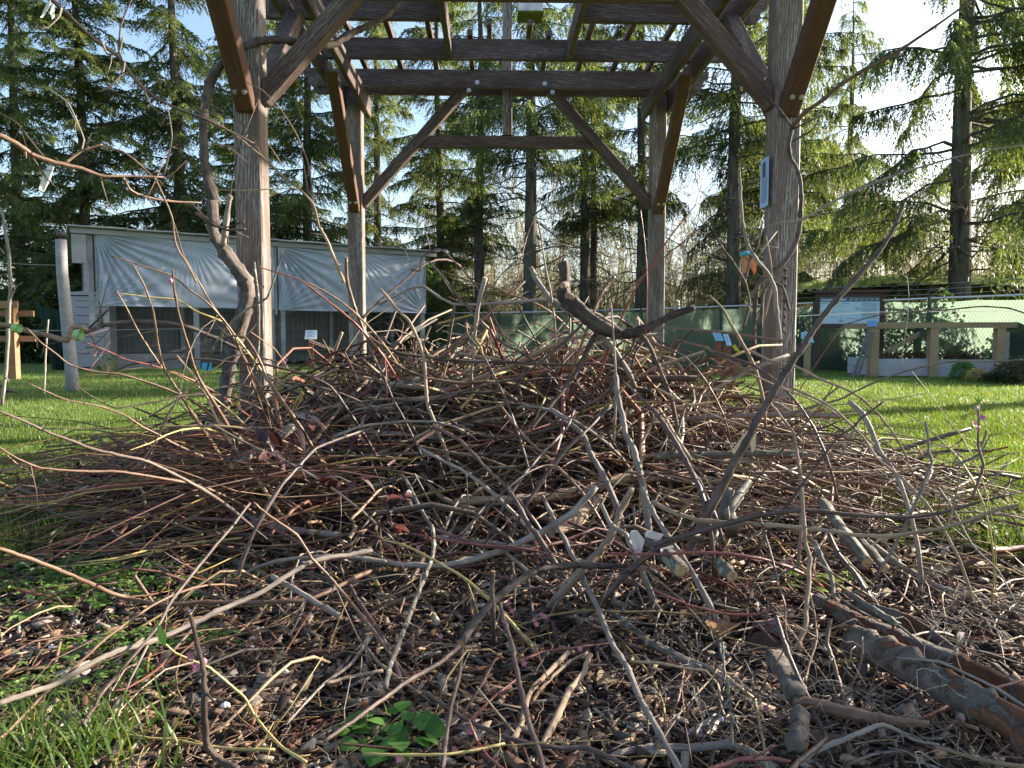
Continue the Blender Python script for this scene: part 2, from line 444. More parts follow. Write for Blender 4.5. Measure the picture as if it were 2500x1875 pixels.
notice(1.37, -1, 4.07, 1.69, 1.43, 0, 'pale blue laminated notice on the side of the right front post', (.30,.47,.74))

# ================================================================== polytunnel-style shed on the left
WB = timber_mat('grey_weathered_board', (.13,.13,.14), (.24,.24,.26), (.42,.43,.47), .6, .85)
DK = timber_mat('dark_shed_board', (.06,.058,.06), (.14,.135,.135), (.28,.28,.29), .6, .9)
SX, SY = -9.3, 16.4; SA = math.atan2(4.5, 6.93)
SH = empty('lean_to_shed', (SX, SY, 0), SA, 'long lean-to shed with two panels of wrinkled clear plastic sheeting', 'shed')
Ls = 8.26
def sb(name, a, b_, mat, parent=SH, bev=0.0):
    m_ = MB(); m_.box(a, b_, 0); return m_.build(name, mat, parent)
for i, x in enumerate((0.02, .30, 2.18, 3.95, 4.22, 8.12)):
    sb('post', (x - .055, .02, 0), (x + .055, .13, 3.0), WB)
for x in (0.02, 2.2, 4.2, 6.2, 8.12): sb('rear_post', (x - .05, 2.10, 0), (x + .05, 2.2, 2.55), WB)
sb('fascia_board', (-.35, -.10, 3.00), (8.5, -.06, 3.10), WB)
# sloped roof of boards
m_ = MB()
for k in range(24):
    x0 = -.4 + k * .373; dz = .006 * (k % 3)
    m_.add([(x0, -.22, 3.125 + dz), (x0 + .365, -.22, 3.125 + dz), (x0 + .365, 2.5, 2.70 + dz), (x0, 2.5, 2.70 + dz),
            (x0, -.22, 3.155 + dz), (x0 + .365, -.22, 3.155 + dz), (x0 + .365, 2.5, 2.73 + dz), (x0, 2.5, 2.73 + dz)],
           [(0,3,2,1),(4,5,6,7),(0,1,5,4),(1,2,6,5),(2,3,7,6),(3,0,4,7)])
m_.build('roof', WB, SH)
for z in (.35, 1.6): sb('rail', (.0, 2.06, z), (8.2, 2.10, z + .08), DK)
r = random.Random(5); m_ = MB(); x = 0
while x < 8.2:
    wd = r.uniform(.10, .16); m_.box((x, 2.205, .02 + r.uniform(0, .05)), (x + wd - .008, 2.23 + r.uniform(0, .006), 2.6)); x += wd
m_.build('back_wall', DK, SH)
m_ = MB(); y = .15
while y < 2.15: m_.box((8.16, y, 1.0), (8.18, y + .14, 2.9 - .15 * y)); y += .15
m_.build('end_wall', DK, SH)
sb('batten', (.11, -.02, 1.45), (.17, .015, 3.0), WB); sb('batten', (4.02, -.02, 1.3), (4.07, .015, 3.0), WB); sb('batten', (8.14, -.02, 1.4), (8.2, .015, 3.0), WB)
sb('side_board', (-.33, -.05, 2.35), (-.05, -.02, 2.98), WB); sb('side_board', (-.12, -.065, 1.75), (-.02, -.051, 2.4), WB)
sb('sill_board', (.36, .3, .0), (1.9, .32, .36), plain('pale_panel', (.20,.19,.19), .8, .3, 3))
# plastic sheeting, really wrinkled
m, nt, b, out = new_mat('clear_plastic_sheet')
n1 = noise(nt, 1.2, None, 3)
nt.links.new(ramp(nt, n1, [(.3, (.48,.53,.66)), (.7, (.62,.68,.82))]), b.inputs['Base Color'])
b.inputs['Roughness'].default_value = .28; b.inputs['Specular IOR Level'].default_value = .8
tr = nd(nt, "ShaderNodeBsdfTransparent"); tr.inputs[0].default_value = (.9,.92,.95,1)
tl = nd(nt, "ShaderNodeBsdfTranslucent"); tl.inputs[0].default_value = (.70,.78,.92,1)
m1 = nd(nt, "ShaderNodeMixShader"); m1.inputs[0].default_value = .36; m2 = nd(nt, "ShaderNodeMixShader"); m2.inputs[0].default_value = .22
nt.links.new(b.outputs[0], m1.inputs[1]); nt.links.new(tl.outputs[0], m1.inputs[2])
nt.links.new(m1.outputs[0], m2.inputs[1]); nt.links.new(tr.outputs[0], m2.inputs[2]); nt.links.new(m2.outputs[0], out.inputs[0])
PLASTIC = m
def sheet(x0, x1, z0, z1, seed):
    nu, nv = 220, 110; u = np.linspace(0, 1, nu); v = np.linspace(0, 1, nv); U, Vv = np.meshgrid(u, v)
    X = x0 + (x1 - x0) * U; Z = z0 + (z1 - z0) * Vv; Wd = x1 - x0; Hh = z1 - z0
    Y = np.zeros_like(X); rr = np.random.default_rng(seed)
    for (cu, cv, amp, kk, rad) in ((0, 1, .030, 34, 1.55), (0, 0, .022, 30, 1.1), (1, 1, .018, 30, 1.2), (1, 0, .018, 28, 1.1), (.5, 1, .008, 40, .8)):
        dx = (U - cu) * Wd; dz = (Vv - cv) * Hh; rd = np.sqrt(dx * dx + dz * dz) + 1e-4; th = np.arctan2(dz, np.abs(dx) + 1e-6)
        ph = rr.uniform(0, 6)
        f = np.sin(kk * th + ph + 1.2 * np.sin(7 * th + ph)) * np.minimum(rd * 2.2, 1) * np.exp(-(rd / rad) ** 2)
        Y += 1.7 * amp * f
    Y += .05 * np.sin(math.pi * U) * np.sin(math.pi * Vv) + .004 * np.sin(9 * X + 3 * Z) * np.sin(7 * Z)
    Vx = np.stack([X.ravel(), -.03 - Y.ravel(), Z.ravel()], 1)
    i = np.arange((nu - 1) * (nv - 1)); rI = i // (nu - 1); c = i % (nu - 1); a = rI * nu + c
    return link_mesh('plastic_sheet', np_mesh('plastic_sheet', Vx, np.stack([a, a + 1, a + nu + 1, a + nu], 1)), PLASTIC, SH, True)
sheet(.14, 4.0, 1.44, 3.02, 2); sheet(4.10, 8.17, 1.42, 3.02, 4)

# grey plastic garden cabinet
cab = empty('storage_cabinet', (-10.25, 18.0, 0), R(12), 'tall pale grey plastic storage cabinet beside the shed', 'cabinet')
GP = plain('grey_plastic', (.40,.39,.43), .5, .05, 3); DP = plain('black_plastic', (.02,.02,.025), .5)
m_ = MB(); m_.box((-.36, -.3, .03), (.5, .35, 1.72)); m_.build('cabinet_body', GP, cab)
m_ = MB(); m_.box((-.43, -.32, .0), (-.362, .35, 1.74)); m_.build('dark_side', DP, cab)
m_ = MB(); m_.add([(-.44,-.36,1.742),(.55,-.36,1.742),(.55,.38,1.742),(-.44,.38,1.742),(-.44,-.36,1.80),(.05,-.36,1.84),(.55,-.36,1.78),(.55,.38,1.78),(.05,.38,1.84),(-.44,.38,1.80)],
   [(0,3,2,1),(0,1,6,5,4),(1,2,7,6),(2,3,9,8,7),(3,0,4,9),(4,5,8,9),(5,6,7,8)]); m_.build('lid', GP, cab)
m_ = MB()
for z in (.35, .75, 1.05, 1.25, 1.45, 1.6): m_.box((-.2, -.306, z), (.45, -.301, z + .012))
m_.build('moulded_groove', DP, cab)

# green shade cloth hanging by the cabinet
m, nt, b, out = new_mat('green_shade_cloth')
nt.links.new(ramp(nt, noise(nt, 1.5, None, 3), [(.3, (.012,.03,.024)), (.7, (.03,.065,.05))]), b.inputs['Base Color'])
tl = nd(nt, "ShaderNodeBsdfTranslucent"); tl.inputs[0].default_value = (.05,.11,.07,1)
m1 = nd(nt, "ShaderNodeMixShader"); m1.inputs[0].default_value = .5
nt.links.new(b.outputs[0], m1.inputs[1]); nt.links.new(tl.outputs[0], m1.inputs[2]); nt.links.new(m1.outputs[0], out.inputs[0])
CLOTH = m
P0 = at(84, 732, 16.6); P1 = at(165, 748, 16.8)
nu, nv = 60, 40; V = []
for j in range(nv):
    v = j / (nv - 1)
    for i in range(nu):
        u = i / (nu - 1); p = P0.lerp(P1, u)
        q = Vector((p.x + .35 * v * (1 - u) + .03 * math.sin(20 * u + 3 * v), p.y + .07 * math.sin(16 * u + 2 * v) * (.3 + v), (p.z - .14 * math.sin(math.pi * u)) * (1 - v)))
        V.append(q)
a = np.array([j * nu + i for j in range(nv - 1) for i in range(nu - 1)])
tag(link_mesh('shade_cloth', np_mesh('shade_cloth', [tuple(p) for p in V], np.stack([a, a + 1, a + nu + 1, a + nu], 1)), CLOTH, None, True),
    'sagging dark green shade cloth hung between the grey post and the trellis', 'shade cloth')

# cedar trellis at the far left
CED = timber_mat('cedar_timber', (.16,.075,.035), (.30,.16,.085), (.45,.36,.28), .3, .8)
tr_ = empty('timber_trellis', (at(30, 800, 12.9).x, 12.9, 0), R(4), 'orange brown timber trellis with rails at the far left edge of the lawn', 'trellis')
m_ = MB(); m_.box((-.07, -.07, 0), (.07, .07, 1.34)); m_.build('post', CED, tr_)
m_ = MB(); m_.box((-1.9, -.11, 1.24), (.16, -.071, 1.36)); m_.build('rail', CED, tr_)
m_ = MB(); m_.box((-1.9, .071, 1.10), (.32, .11, 1.20)); m_.build('rail', CED, tr_)
m_ = MB(); m_.box((-1.9, .071, .66), (.34, .11, .76)); m_.build('rail', CED, tr_)
m_ = MB(); m_.box((-1.8, -.07, 0), (-1.66, .07, 1.34)); m_.build('post', CED, tr_)

# round grey post with a robin on it
m_ = MB(); gp = at(166, 900, 9.95)
pts = [(gp.x + dx, 9.95, z) for dx, z in ((.045, -.05), (.05, .2), (.03, .6), (.0, 1.1), (-.03, 1.6), (-.03, 2.03))]
m_.tube(pts, [.085, .080, .078, .074, .07, .068], 18)
GPM = timber_mat('grey_round_post', (.11,.105,.105), (.24,.23,.235), (.40,.40,.42), .8, .85)
tag(m_.build('wooden_post', GPM, None, True), 'weathered grey round post standing in the lawn, a robin on its top', 'post')
def robin(loc, rz, label, s=1.0):
    import bmesh
    e = empty('robin', loc, rz, label, 'bird', 'robins in the garden'); e.scale = (s, s, s)
    bk = plain('robin_back', (.07,.065,.06), .8, .3, 60); br = plain('robin_breast', (.36,.12,.04), .8, .2, 60)
    def body(profile, mat, name, yk=1.0, zoff=None):
        m_ = MB(); m_.tube([p for p, r_ in profile], [r_ for p, r_ in profile], 14); return m_.build(name, mat, e, True)
    # body, tail and head: one continuous surface along the spine, raised posture
    body([((-.125, 0, .035), .003), ((-.12, 0, .036), .010), ((-.07, 0, .052), .013), ((-.05, 0, .060), .022), ((-.025, 0, .068), .034), ((.01, 0, .082), .039), ((.035, 0, .098), .033),
          ((.050, 0, .114), .022), ((.060, 0, .124), .021), ((.074, 0, .132), .021), ((.088, 0, .134), .012), ((.094, 0, .134), .003)], bk, 'bird_body')
    body([((-.01, 0, .058), .012), ((.012, 0, .068), .034), ((.038, 0, .086), .034), ((.053, 0, .103), .020), ((.060, 0, .112), .008)], br, 'red_breast')
    m_ = MB(); m_.tube([(.090, 0, .134), (.100, 0, .133), (.112, 0, .130)], [.006, .004, .0006], 8); m_.build('bill', plain('bill_yellow', (.5,.33,.06), .4), e)
    for sg in (-1, 1):
        m_ = MB(); m_.tube([(.03, sg * .030, .095), (.0, sg * .040, .080), (-.04, sg * .030, .062), (-.085, sg * .012, .046)], [.006, .020, .014, .002], 8); m_.build('wing', bk, e, True)
        m_ = MB(); m_.tube([(.005, sg * .012, .055), (.004, sg * .013, .025), (.010, sg * .013, .002), (.028, sg * .016, .001)], [.006, .0022, .002, .0015], 6)
        m_.tube([(.010, sg * .013, .002), (-.012, sg * .013, .001)], .0015, 5); m_.build('leg', bk, e)
        m_ = MB(); m_.tube([(.080, sg * .017, .137), (.080, sg * .0205, .137)], [.004, .001], 8); m_.build('eye', DP, e)
    return e
robin((gp.x - .03, 9.95, 2.03), R(160), 'robin perched on top of the grey round post', 1.0)
rb = ground(16, 968); robin((rb.x, rb.y, 0.01), R(200), 'robin standing on the lawn at the far left', 1.0)

# trellis wires from the grey post
WIRE = plain('fence_wire', (.45,.45,.46), .4, .1, 10, .5, .7)
def wire(pts, label, rad=.003, grp=None, cat='wire', name='wire'):
    m_ = MB(); m_.tube(pts, rad, 5); return tag(m_.build(name, WIRE), label, cat, grp)
wire([at(-60, 640, 10.2), at(60, 645, 10.1), at(158, 648, 9.93)], 'upper wire running left from the grey round post')
wire([at(-60, 806, 4.2), at(200, 807, 4.3), at(600, 800, 4.6)], 'taut wire carrying the trained vine arm above the left lawn', .002)
wire([at(1880, 775, 4.6), at(2147, 762, 4.9), at(2560, 758, 5.2)], 'thin wire crossing in front of the information board', .002)

# ================================================================== green screened chain-link fence
FP = [(-5.2, 24.4), (-1.3, 23.0), (1.5, 22.0), (4.7, 18.9), (6.4, 16.9), (9.15, 13.5), (10.3, 12.2)]
FH = 1.50
m, nt, b, out = new_mat('green_fence_screen')
n1 = noise(nt, .8, None, 4)
nt.links.new(ramp(nt, n1, [(.3, (.02,.05,.04)), (.7, (.05,.10,.078))]), b.inputs['Base Color']); b.inputs['Roughness'].default_value = .6
tl = nd(nt, "ShaderNodeBsdfTranslucent"); tl.inputs[0].default_value = (.21,.30,.225,1)
tp = nd(nt, "ShaderNodeBsdfTransparent"); tp.inputs[0].default_value = (.45,.75,.60,1)
m1 = nd(nt, "ShaderNodeMixShader"); m1.inputs[0].default_value = .72; m2 = nd(nt, "ShaderNodeMixShader"); m2.inputs[0].default_value = .12
nt.links.new(b.outputs[0], m1.inputs[1]); nt.links.new(tl.outputs[0], m1.inputs[2])
nt.links.new(m1.outputs[0], m2.inputs[1]); nt.links.new(tp.outputs[0], m2.inputs[2]); nt.links.new(m2.outputs[0], out.inputs[0])
SCREEN = m
GREENP = plain('green_coated_steel', (.012,.045,.038), .45, .1, 5, .5)
FE = empty('chain_link_fence', (FP[3][0], FP[3][1], 0), 0, 'chain-link fence with green windscreen fabric behind the lawn', 'fence')
FO = Vector((FP[3][0], FP[3][1], 0))
cum = [0]
for i in range(1, len(FP)): cum.append(cum[-1] + math.dist(FP[i], FP[i - 1]))
def fpt(s):
    for i in range(1, len(FP)):
        if s <= cum[i] or i == len(FP) - 1:
            t = (s - cum[i - 1]) / (cum[i] - cum[i - 1])
            return Vector((FP[i-1][0] + (FP[i][0] - FP[i-1][0]) * t, FP[i-1][1] + (FP[i][1] - FP[i-1][1]) * t, 0)) - FO
n = 400; V = []
for j in range(9):
    for i in range(n):
        s = cum[-1] * i / (n - 1); p = fpt(s); v = j / 8
        z = .03 + v * (FH - .07 - .03 * abs(math.sin(s * 2.1)) - .02 * abs(math.sin(s * .9 + 1)))
        V.append((p.x, p.y + .03 + .012 * math.sin(s * 9 + 3 * v), z))
a = np.array([j * n + i for j in range(8) for i in range(n - 1)])
link_mesh('screen_fabric', np_mesh('screen_fabric', V, np.stack([a, a + 1, a + n + 1, a + n], 1)), SCREEN, FE, True)
m_ = MB(); m_.tube([fpt(s) + Vector((0, 0, FH)) for s in np.linspace(0, cum[-1], 60)], .022, 8); m_.build('top_rail', STEEL, FE, True)
s = .3
while s < cum[-1]:
    p = fpt(s); m_ = MB(); m_.tube([p, p + Vector((0, 0, FH + .05))], .034, 8); m_.build('fence_post', GREENP, FE); s += 2.4
V = []; Fc = []
D = .056; s = 0
segs = int(cum[-1] / D)
for i in range(segs):          # woven diamond wires
    for dr in (1, -1):
        pr = None
        for kx in range(3):
            z = .03 + (FH - .05) * kx / 2; ss = i * D + dr * (FH - .05) * kx / 2 * .55
            if ss < 0 or ss > cum[-1]: break
            p = fpt(ss); q = (p.x, p.y - .006 * dr - .004, z); wv = .0020
            base = len(V); V += [(q[0] - wv, q[1], q[2]), (q[0] + wv, q[1], q[2])]
            if pr is not None: Fc.append((pr, pr + 1, base + 1, base))
            pr = base
link_mesh('wire_mesh', np_mesh('wire_mesh', V, np.array(Fc)), GREENP, FE)
# two strands above the right part of the fence
for k in (1, 2, 3):
    m_ = MB(); m_.tube([fpt(s) + Vector((0, 0, FH + .10 * k + (.02 * math.sin(s)))) for s in np.linspace(cum[4] - .3, cum[-1], 14)], .003, 4); m_.build('strand', WIRE, FE)

# ================================================================== information board
IB = empty('information_board', (0, 0, 0), 0, 'brown framed information board about soil standing before the green fence', 'notice board')
c0 = at(2068, 907, 15.5); IB.location = (c0.x, 15.5, 0); IB.rotation_euler = (0, 0, R(-12))
FRM = timber_mat('board_frame_brown', (.040,.022,.020), (.075,.042,.038), (.16,.12,.11), .25, .7)
def ib(name, a, b_, mat):
    m_ = MB(); m_.box(a, b_); return m_.build(name, mat, IB)
ib('leg', (-.66, -.04, 0), (-.575, .05, 1.66), FRM); ib('leg', (.595, -.04, 0), (.68, .05, 1.66), FRM)
ib('frame', (-.575, -.05, 1.575), (.595, .04, 1.66), FRM); ib('frame', (-.575, -.05, .93), (.595, .04, 1.02), FRM)
ib('cap_board', (-.74, -.11, 1.665), (.76, .10, 1.715), FRM)
SKYB = plain('pale_blue_panel', (.38,.55,.66), .25, .06, 2, .6)
ib('printed_panel', (-.573, -.02, 1.022), (.593, .0, 1.573), SKYB)
BAND = plain('slate_band', (.06,.13,.19), .4); ib('title_band', (-.568, -.026, 1.478), (.588, -.021, 1.568), BAND)
INKW = plain('white_ink', (.75,.80,.83), .5, .03); INKD = plain('blue_grey_ink', (.13,.20,.28), .5); INKG = plain('green_grey_ink', (.30,.40,.36), .5)
def text(s_, x, z, size, mat, parent, y, name='lettering', rx=90):
    cu = bpy.data.curves.new(name, 'FONT'); cu.body = s_; cu.size = size; cu.extrude = .0008; cu.offset = size * .012
    t = bpy.data.objects.new('tmp', cu); COL.objects.link(t)
    me = bpy.data.meshes.new_from_object(t.evaluated_get(bpy.context.evaluated_depsgraph_get())); bpy.data.objects.remove(t)
    me.materials.clear(); o = link_mesh(name, me, mat, parent); o.location = (x, y, z); o.rotation_euler = (R(rx), 0, 0); return o
text('Improving Our Soil', -.55, 1.502, .062, INKW, IB, -.028, 'title_lettering')
r = random.Random(11); m_ = MB()
for k in range(13):
    z = 1.44 - k * .026; m_.box((.24, -.0235, z), (.54, -.021, z + .009))
for k in range(3): m_.box((-.55 + .42 * k, -.0235, 1.44), (-.42 + .42 * k, -.021, 1.452))
for (x, z, l) in ((-.55, 1.26, .10), (-.35, 1.25, .09), (-.35, 1.14, .1), (-.07, 1.13, .16), (.1, 1.11, .12)): m_.box((x, -.0235, z), (x + l, -.021, z + .008))
m_.build('printed_text', INKD, IB)
m_ = MB()
def disc(m_, x, z, rx, rz, y=-.0225):
    n = 16; m_.add([(x + rx * math.cos(6.2832 * k / n), y, z + rz * math.sin(6.2832 * k / n)) for k in range(n)], [tuple(range(n))])
disc(m_, -.15, 1.08, .06, .022); disc(m_, .17, 1.33, .06, .03); disc(m_, -.52, 1.22, .018, .02, -.0226)
m_.box((-.535, -.0235, 1.08), (-.505, -.021, 1.2)); m_.box((-.2, -.0235, 1.385), (-.13, -.021, 1.40))
for p_ in ([(-.18, 1.30), (-.15, 1.24), (-.09, 1.20)], [(-.08, 1.31), (-.12, 1.27), (-.06, 1.26)], [(-.16, 1.18), (-.17, 1.12), (-.19, 1.10)], [(-.15, 1.17), (-.15, 1.11)]):
    m_.tube([(x, -.022, z) for x, z in p_], .004, 5)
m_.build('printed_drawing', INKG, IB)
m_ = MB()
for k, (x) in enumerate((.02, .12, .22, .32, .42, .52)):
    m_.tube([(x, -.027, 1.505), (x + .015, -.027, 1.53), (x + .035, -.027, 1.525), (x + .045, -.027, 1.535 - .01 * (k % 3))], .0045, 5)
m_.build('printed_symbols', INKW, IB)

# ================================================================== compost bins
CB = empty('compost_bins', (0, 0, 0), 0, 'row of timber compost bins with grey board fronts at the right', 'compost bin')
cb0 = at(2130, 915, 13.75); CB.location = (cb0.x, 13.75, 0); CB.rotation_euler = (0, 0, R(-4))
NEWT = timber_mat('treated_fir_timber', (.17,.115,.065), (.30,.215,.13), (.42,.36,.28), .3, .8)
GB = timber_mat('grey_bin_board', (.20,.20,.215), (.33,.33,.355), (.45,.45,.48), .5, .85)
def cb(name, a, b_, mat):
    m_ = MB(); m_.box(a, b_); return m_.build(name, mat, CB)
for x in (0, 1.06, 2.24): cb('post', (x - .075, -.075, 0), (x + .075, .075, .905), NEWT)
cb('post', (3.45, -.075, 0), (3.6, .075, .905), NEWT)
cb('rail', (-.09, -.10, .908), (4.3, .09, 1.01), NEWT)
for x in (.42, 1.5, 2.7): cb('rear_post', (x - .06, 1.2, .0), (x + .06, 1.31, .905), NEWT)
cb('rear_rail', (-.1, 1.18, .908), (4.3, 1.32, 1.0), NEWT)
for k in range(2):
    cb('front_board', (.078, -.02, .02 + .16 * k), (.983, .02, .02 + .16 * k + .158), GB)
    cb('front_board', (1.137, -.02, .0 + .165 * k), (2.163, .02, .0 + .165 * k + .163), GB)
for k in range(5): cb('front_board', (2.317, -.02, .02 + .165 * k), (3.44, .02, .02 + .165 * k + .158), GB)
for x in (.0, 2.24):
    for k in range(2): cb('side_board', (x - .015, .078, .02 + .165 * k), (x + .015, 1.19, .02 + .165 * k + .157), GB)
beam('diagonal_brace', (1.56, 1.15, .86), (2.3, 1.15, .30), .045, .09, NEWT, CB); beam('diagonal_brace', (1.44, 1.15, .86), (.5, 1.15, .30), .045, .09, NEWT, CB)
# leaves heaped inside (countless)
V = []; Fc = []; r = np.random.default_rng(3)
for k in range(1500):
    x = r.uniform(.1, 2.1); y = r.uniform(.05, 1.15); z = .22 + .20 * math.exp(-((y - .6) / .4) ** 2) + .03 * r.normal(); s = r.uniform(.02, .045)
    u = r.normal(size=3); u /= np.linalg.norm(u); w_ = np.cross(u, r.normal(size=3)); w_ /= np.linalg.norm(w_)
    c = np.array((x, y, z)); b0 = len(V); V += [c - u * s, c + w_ * s * .5, c + u * s, c - w_ * s * .5]; Fc.append((b0, b0 + 1, b0 + 2, b0 + 3))
o = link_mesh('dead_leaves', np_mesh('dead_leaves', V, np.array(Fc)), plain('dead_leaf', (.07,.035,.018), .9, .5, 30)); o.location = CB.location; o.rotation_euler = CB.rotation_euler
tag(o, 'brown dead leaves heaped inside the compost bins', 'leaves', kind='stuff')
def little_sign(x, y, z, wd, hh, mat, label, tilt=-20, text_=True, name='small_sign'):
    e = empty(name, (x, y, z), R(-4), label, 'sign'); e.rotation_euler = (R(tilt), 0, R(-4))
    m_ = MB(); m_.box((-wd/2, -.004, 0), (wd/2, .004, hh)); m_.build('sign_plate', mat, e)
    m_ = MB(); k = 0
    while hh - .03 - k * .022 > .015: m_.box((-wd*.4, -.0055, hh - .03 - k * .022), (wd*(.38 if k % 3 else .2), -.0045, hh - .03 - k * .022 + .007)); k += 1
    m_.build('printed_text', INKD, e); return e
BLUEP = plain('bright_blue_sheet', (.12,.32,.70), .3, .1, 4, .6); PALEP = plain('pale_blue_sheet', (.42,.53,.68), .3, .06, 4, .6)
s1 = at(2128, 797, 13.64); little_sign(s1.x, 13.62, s1.z, .17, .11, BLUEP, 'bright blue sign on the left end of the compost bin rail', -8)
s1 = at(2347, 797, 13.6); little_sign(s1.x, 13.55, s1.z - .01, .24, .085, PALEP, 'pale blue sign on the middle of the compost bin rail', -8)
# planks leaning against the bin
lp = empty('leaning_planks', (at(2085, 912, 13.6).x, 13.55, 0), 0, 'pair of thin grey planks leaning against the compost bin post', 'planks')
beam('plank', (-.04, 0, .01), (.27, .08, .86), .05, .03, DK, lp, .003); beam('plank', (.03, -.03, .01), (.33, .05, .83), .05, .03, DK, lp, .003)

# ================================================================== small slanted signs on posts
def plaque(px, ytop, ybase, Yd, wpx, hpx, mat, pm, label, skew=0):
    p = at(px, ytop, Yd); e = empty('plant_sign', (p.x, Yd, 0), R(skew), label, 'sign')
    k = Yd / F; zt = at(px, ytop + hpx, Yd).z; wd = wpx * k; hh = hpx * k
    m_ = MB(); m_.box((-.05, -.05, 0), (.05, .05, zt)); m_.build('post', pm, e)
    m_ = MB(); m_.add([(-wd/2, -.09, zt - .0), (wd/2, -.09, zt), (wd/2, .11, zt + hh), (-wd/2, .11, zt + hh), (-wd/2, -.08, zt - .02), (wd/2, -.08, zt - .02), (wd/2, .12, zt + hh - .02), (-wd/2, .12, zt + hh - .02)],
      [(0,1,2,3),(4,7,6,5),(0,4,5,1),(1,5,6,2),(2,6,7,3),(3,7,4,0)]); m_.build('sign_plate', mat, e)
    m_ = MB(); up = Vector((0, .2, hh)); n_ = Vector((0, -hh, .2)).normalized() * .002
    for q in range(5):
        a = Vector((-wd*.38, -.09, zt)) + up * (.82 - q * .15) + n_; l = wd * (.74 if q % 3 else .5)
        m_.add([a, a + Vector((l, 0, 0)), a + Vector((l, 0, 0)) + up * .05, a + up * .05], [(0,1,2,3)])
    m_.build('printed_text', INKD, e); return e
REDP = timber_mat('red_cedar_post', (.16,.05,.03), (.26,.09,.055), (.35,.2,.15), .2, .8)
WHP = plain('white_sheet', (.66,.68,.66), .3, .04, 4, .6); CYN = plain('cyan_sheet', (.20,.45,.55), .3, .06, 4, .6)
plaque(759, 806, 893, 17.6, 28, 21, WHP, REDP, 'small white plant sign on a reddish post before the shed', 8)
plaque(1972, 811, 919, 13.7, 24, 24, CYN, NEWT, 'small pale cyan plant sign on a pale post left of the information board', -5)
plaque(1754, 812, 900, 15.0, 20, 19, CYN, REDP, 'small cyan plant sign behind the right front pergola post', 5)
plaque(1777, 816, 905, 14.6, 12, 26, PALEP, REDP, 'narrow pale plant sign next to the cyan one behind the right post', 5)
# blue crate seen low inside the shed
bc = empty('blue_crate', (0, 0, 0), R(25), 'bright blue crate on the ground by the shed posts', 'crate'); q = at(505, 905, 16.6); bc.location = (q.x, 16.6, 0); bc.scale = (.62, .62, .55)
BL = plain('blue_plastic', (.03,.30,.55), .35)
m_ = MB(); m_.box((-.16, -.12, 0), (.16, .12, .02)); m_.build('crate_base', BL, bc)
for (a_, b_) in (((-.16,-.12,.021),(.16,-.105,.30)), ((-.16,.105,.021),(.16,.12,.30)), ((-.16,-.104,.021),(-.145,.104,.30)), ((.145,-.104,.021),(.16,.104,.30))):
    m_ = MB(); m_.box(a_, b_); m_.build('crate_side', BL, bc)
# ================================================================== vectorised twigs
def unit(a): return a / (np.linalg.norm(a, axis=-1, keepdims=True) + 1e-9)
def twig_arrays(P, D, L, Rr, nseg=6, sides=4, curl=.35, taper=.5, col=None, rg=None, sag=0.0, kink=.05, follow=None, node=0.0):
    rg = rg or rng; n = len(P)
    P = np.asarray(P, float); D = unit(np.asarray(D, float)); L = np.asarray(L, float); Rr = np.asarray(Rr, float)
    side = unit(np.cross(D, rg.normal(size=(n, 3))))
    t = np.linspace(0, 1, nseg + 1)[None, :, None]
    C = P[:, None, :] + D[:, None, :] * (t - 0) * L[:, None, None]
    cu = rg.normal(size=(n, 1, 1)) * curl * L[:, None, None]
    C = C + side[:, None, :] * cu * (t * (1 - t))
    s2 = unit(np.cross(D, side)); cu2 = rg.normal(size=(n, 1, 1)) * curl * .5 * L[:, None, None]
    C = C + s2[:, None, :] * cu2 * np.sin(2 * math.pi * t) * .35
    C = C + rg.normal(size=(n, nseg + 1, 3)) * kink * (L[:, None, None] / nseg)
    C[:, :, 2] -= (sag * L)[:, None] * (t[:, :, 0] ** 2) if np.ndim(sag) else sag * L[:, None] * t[:, :, 0] ** 2
    if follow is not None: C = follow(C)
    T = np.empty_like(C); T[:, 1:-1] = C[:, 2:] - C[:, :-2]; T[:, 0] = C[:, 1] - C[:, 0]; T[:, -1] = C[:, -1] - C[:, -2]
    T = unit(T); N = unit(side[:, None, :] - T * np.sum(T * side[:, None, :], -1, keepdims=True)); B = np.cross(T, N)
    rad = Rr[:, None] * (1 - (1 - taper) * t[:, :, 0])
    if node: rad = rad * (1 + node * (np.arange(nseg + 1)[None, :] % 2))
    a = 2 * math.pi * np.arange(sides) / sides
    V = C[:, :, None, :] + (N[:, :, None, :] * np.cos(a)[None, None, :, None] + B[:, :, None, :] * np.sin(a)[None, None, :, None]) * rad[:, :, None, None]
    base = (np.arange(n) * (nseg + 1) * sides)[:, None, None]
    i = (np.arange(nseg) * sides)[None, :, None]; k = np.arange(sides)[None, None, :]; k2 = (k + 1) % sides
    Fq = np.stack([base + i + k, base + i + k2, base + i + sides + k2, base + i + sides + k], -1).reshape(-1, 4)
    Vv = V.reshape(-1, 3)
    cc = None
    if col is not None: cc = np.repeat(np.asarray(col), (nseg + 1) * sides, axis=0)
    return Vv, Fq, cc
def join(parts):
    Vs, Fs, Cs = [], [], []; n = 0
    for V, Fq, c in parts:
        Vs.append(V); Fs.append(Fq + n); n += len(V)
        if c is not None: Cs.append(c)
    return np.concatenate(Vs), np.concatenate(Fs), (np.concatenate(Cs) if Cs else None)
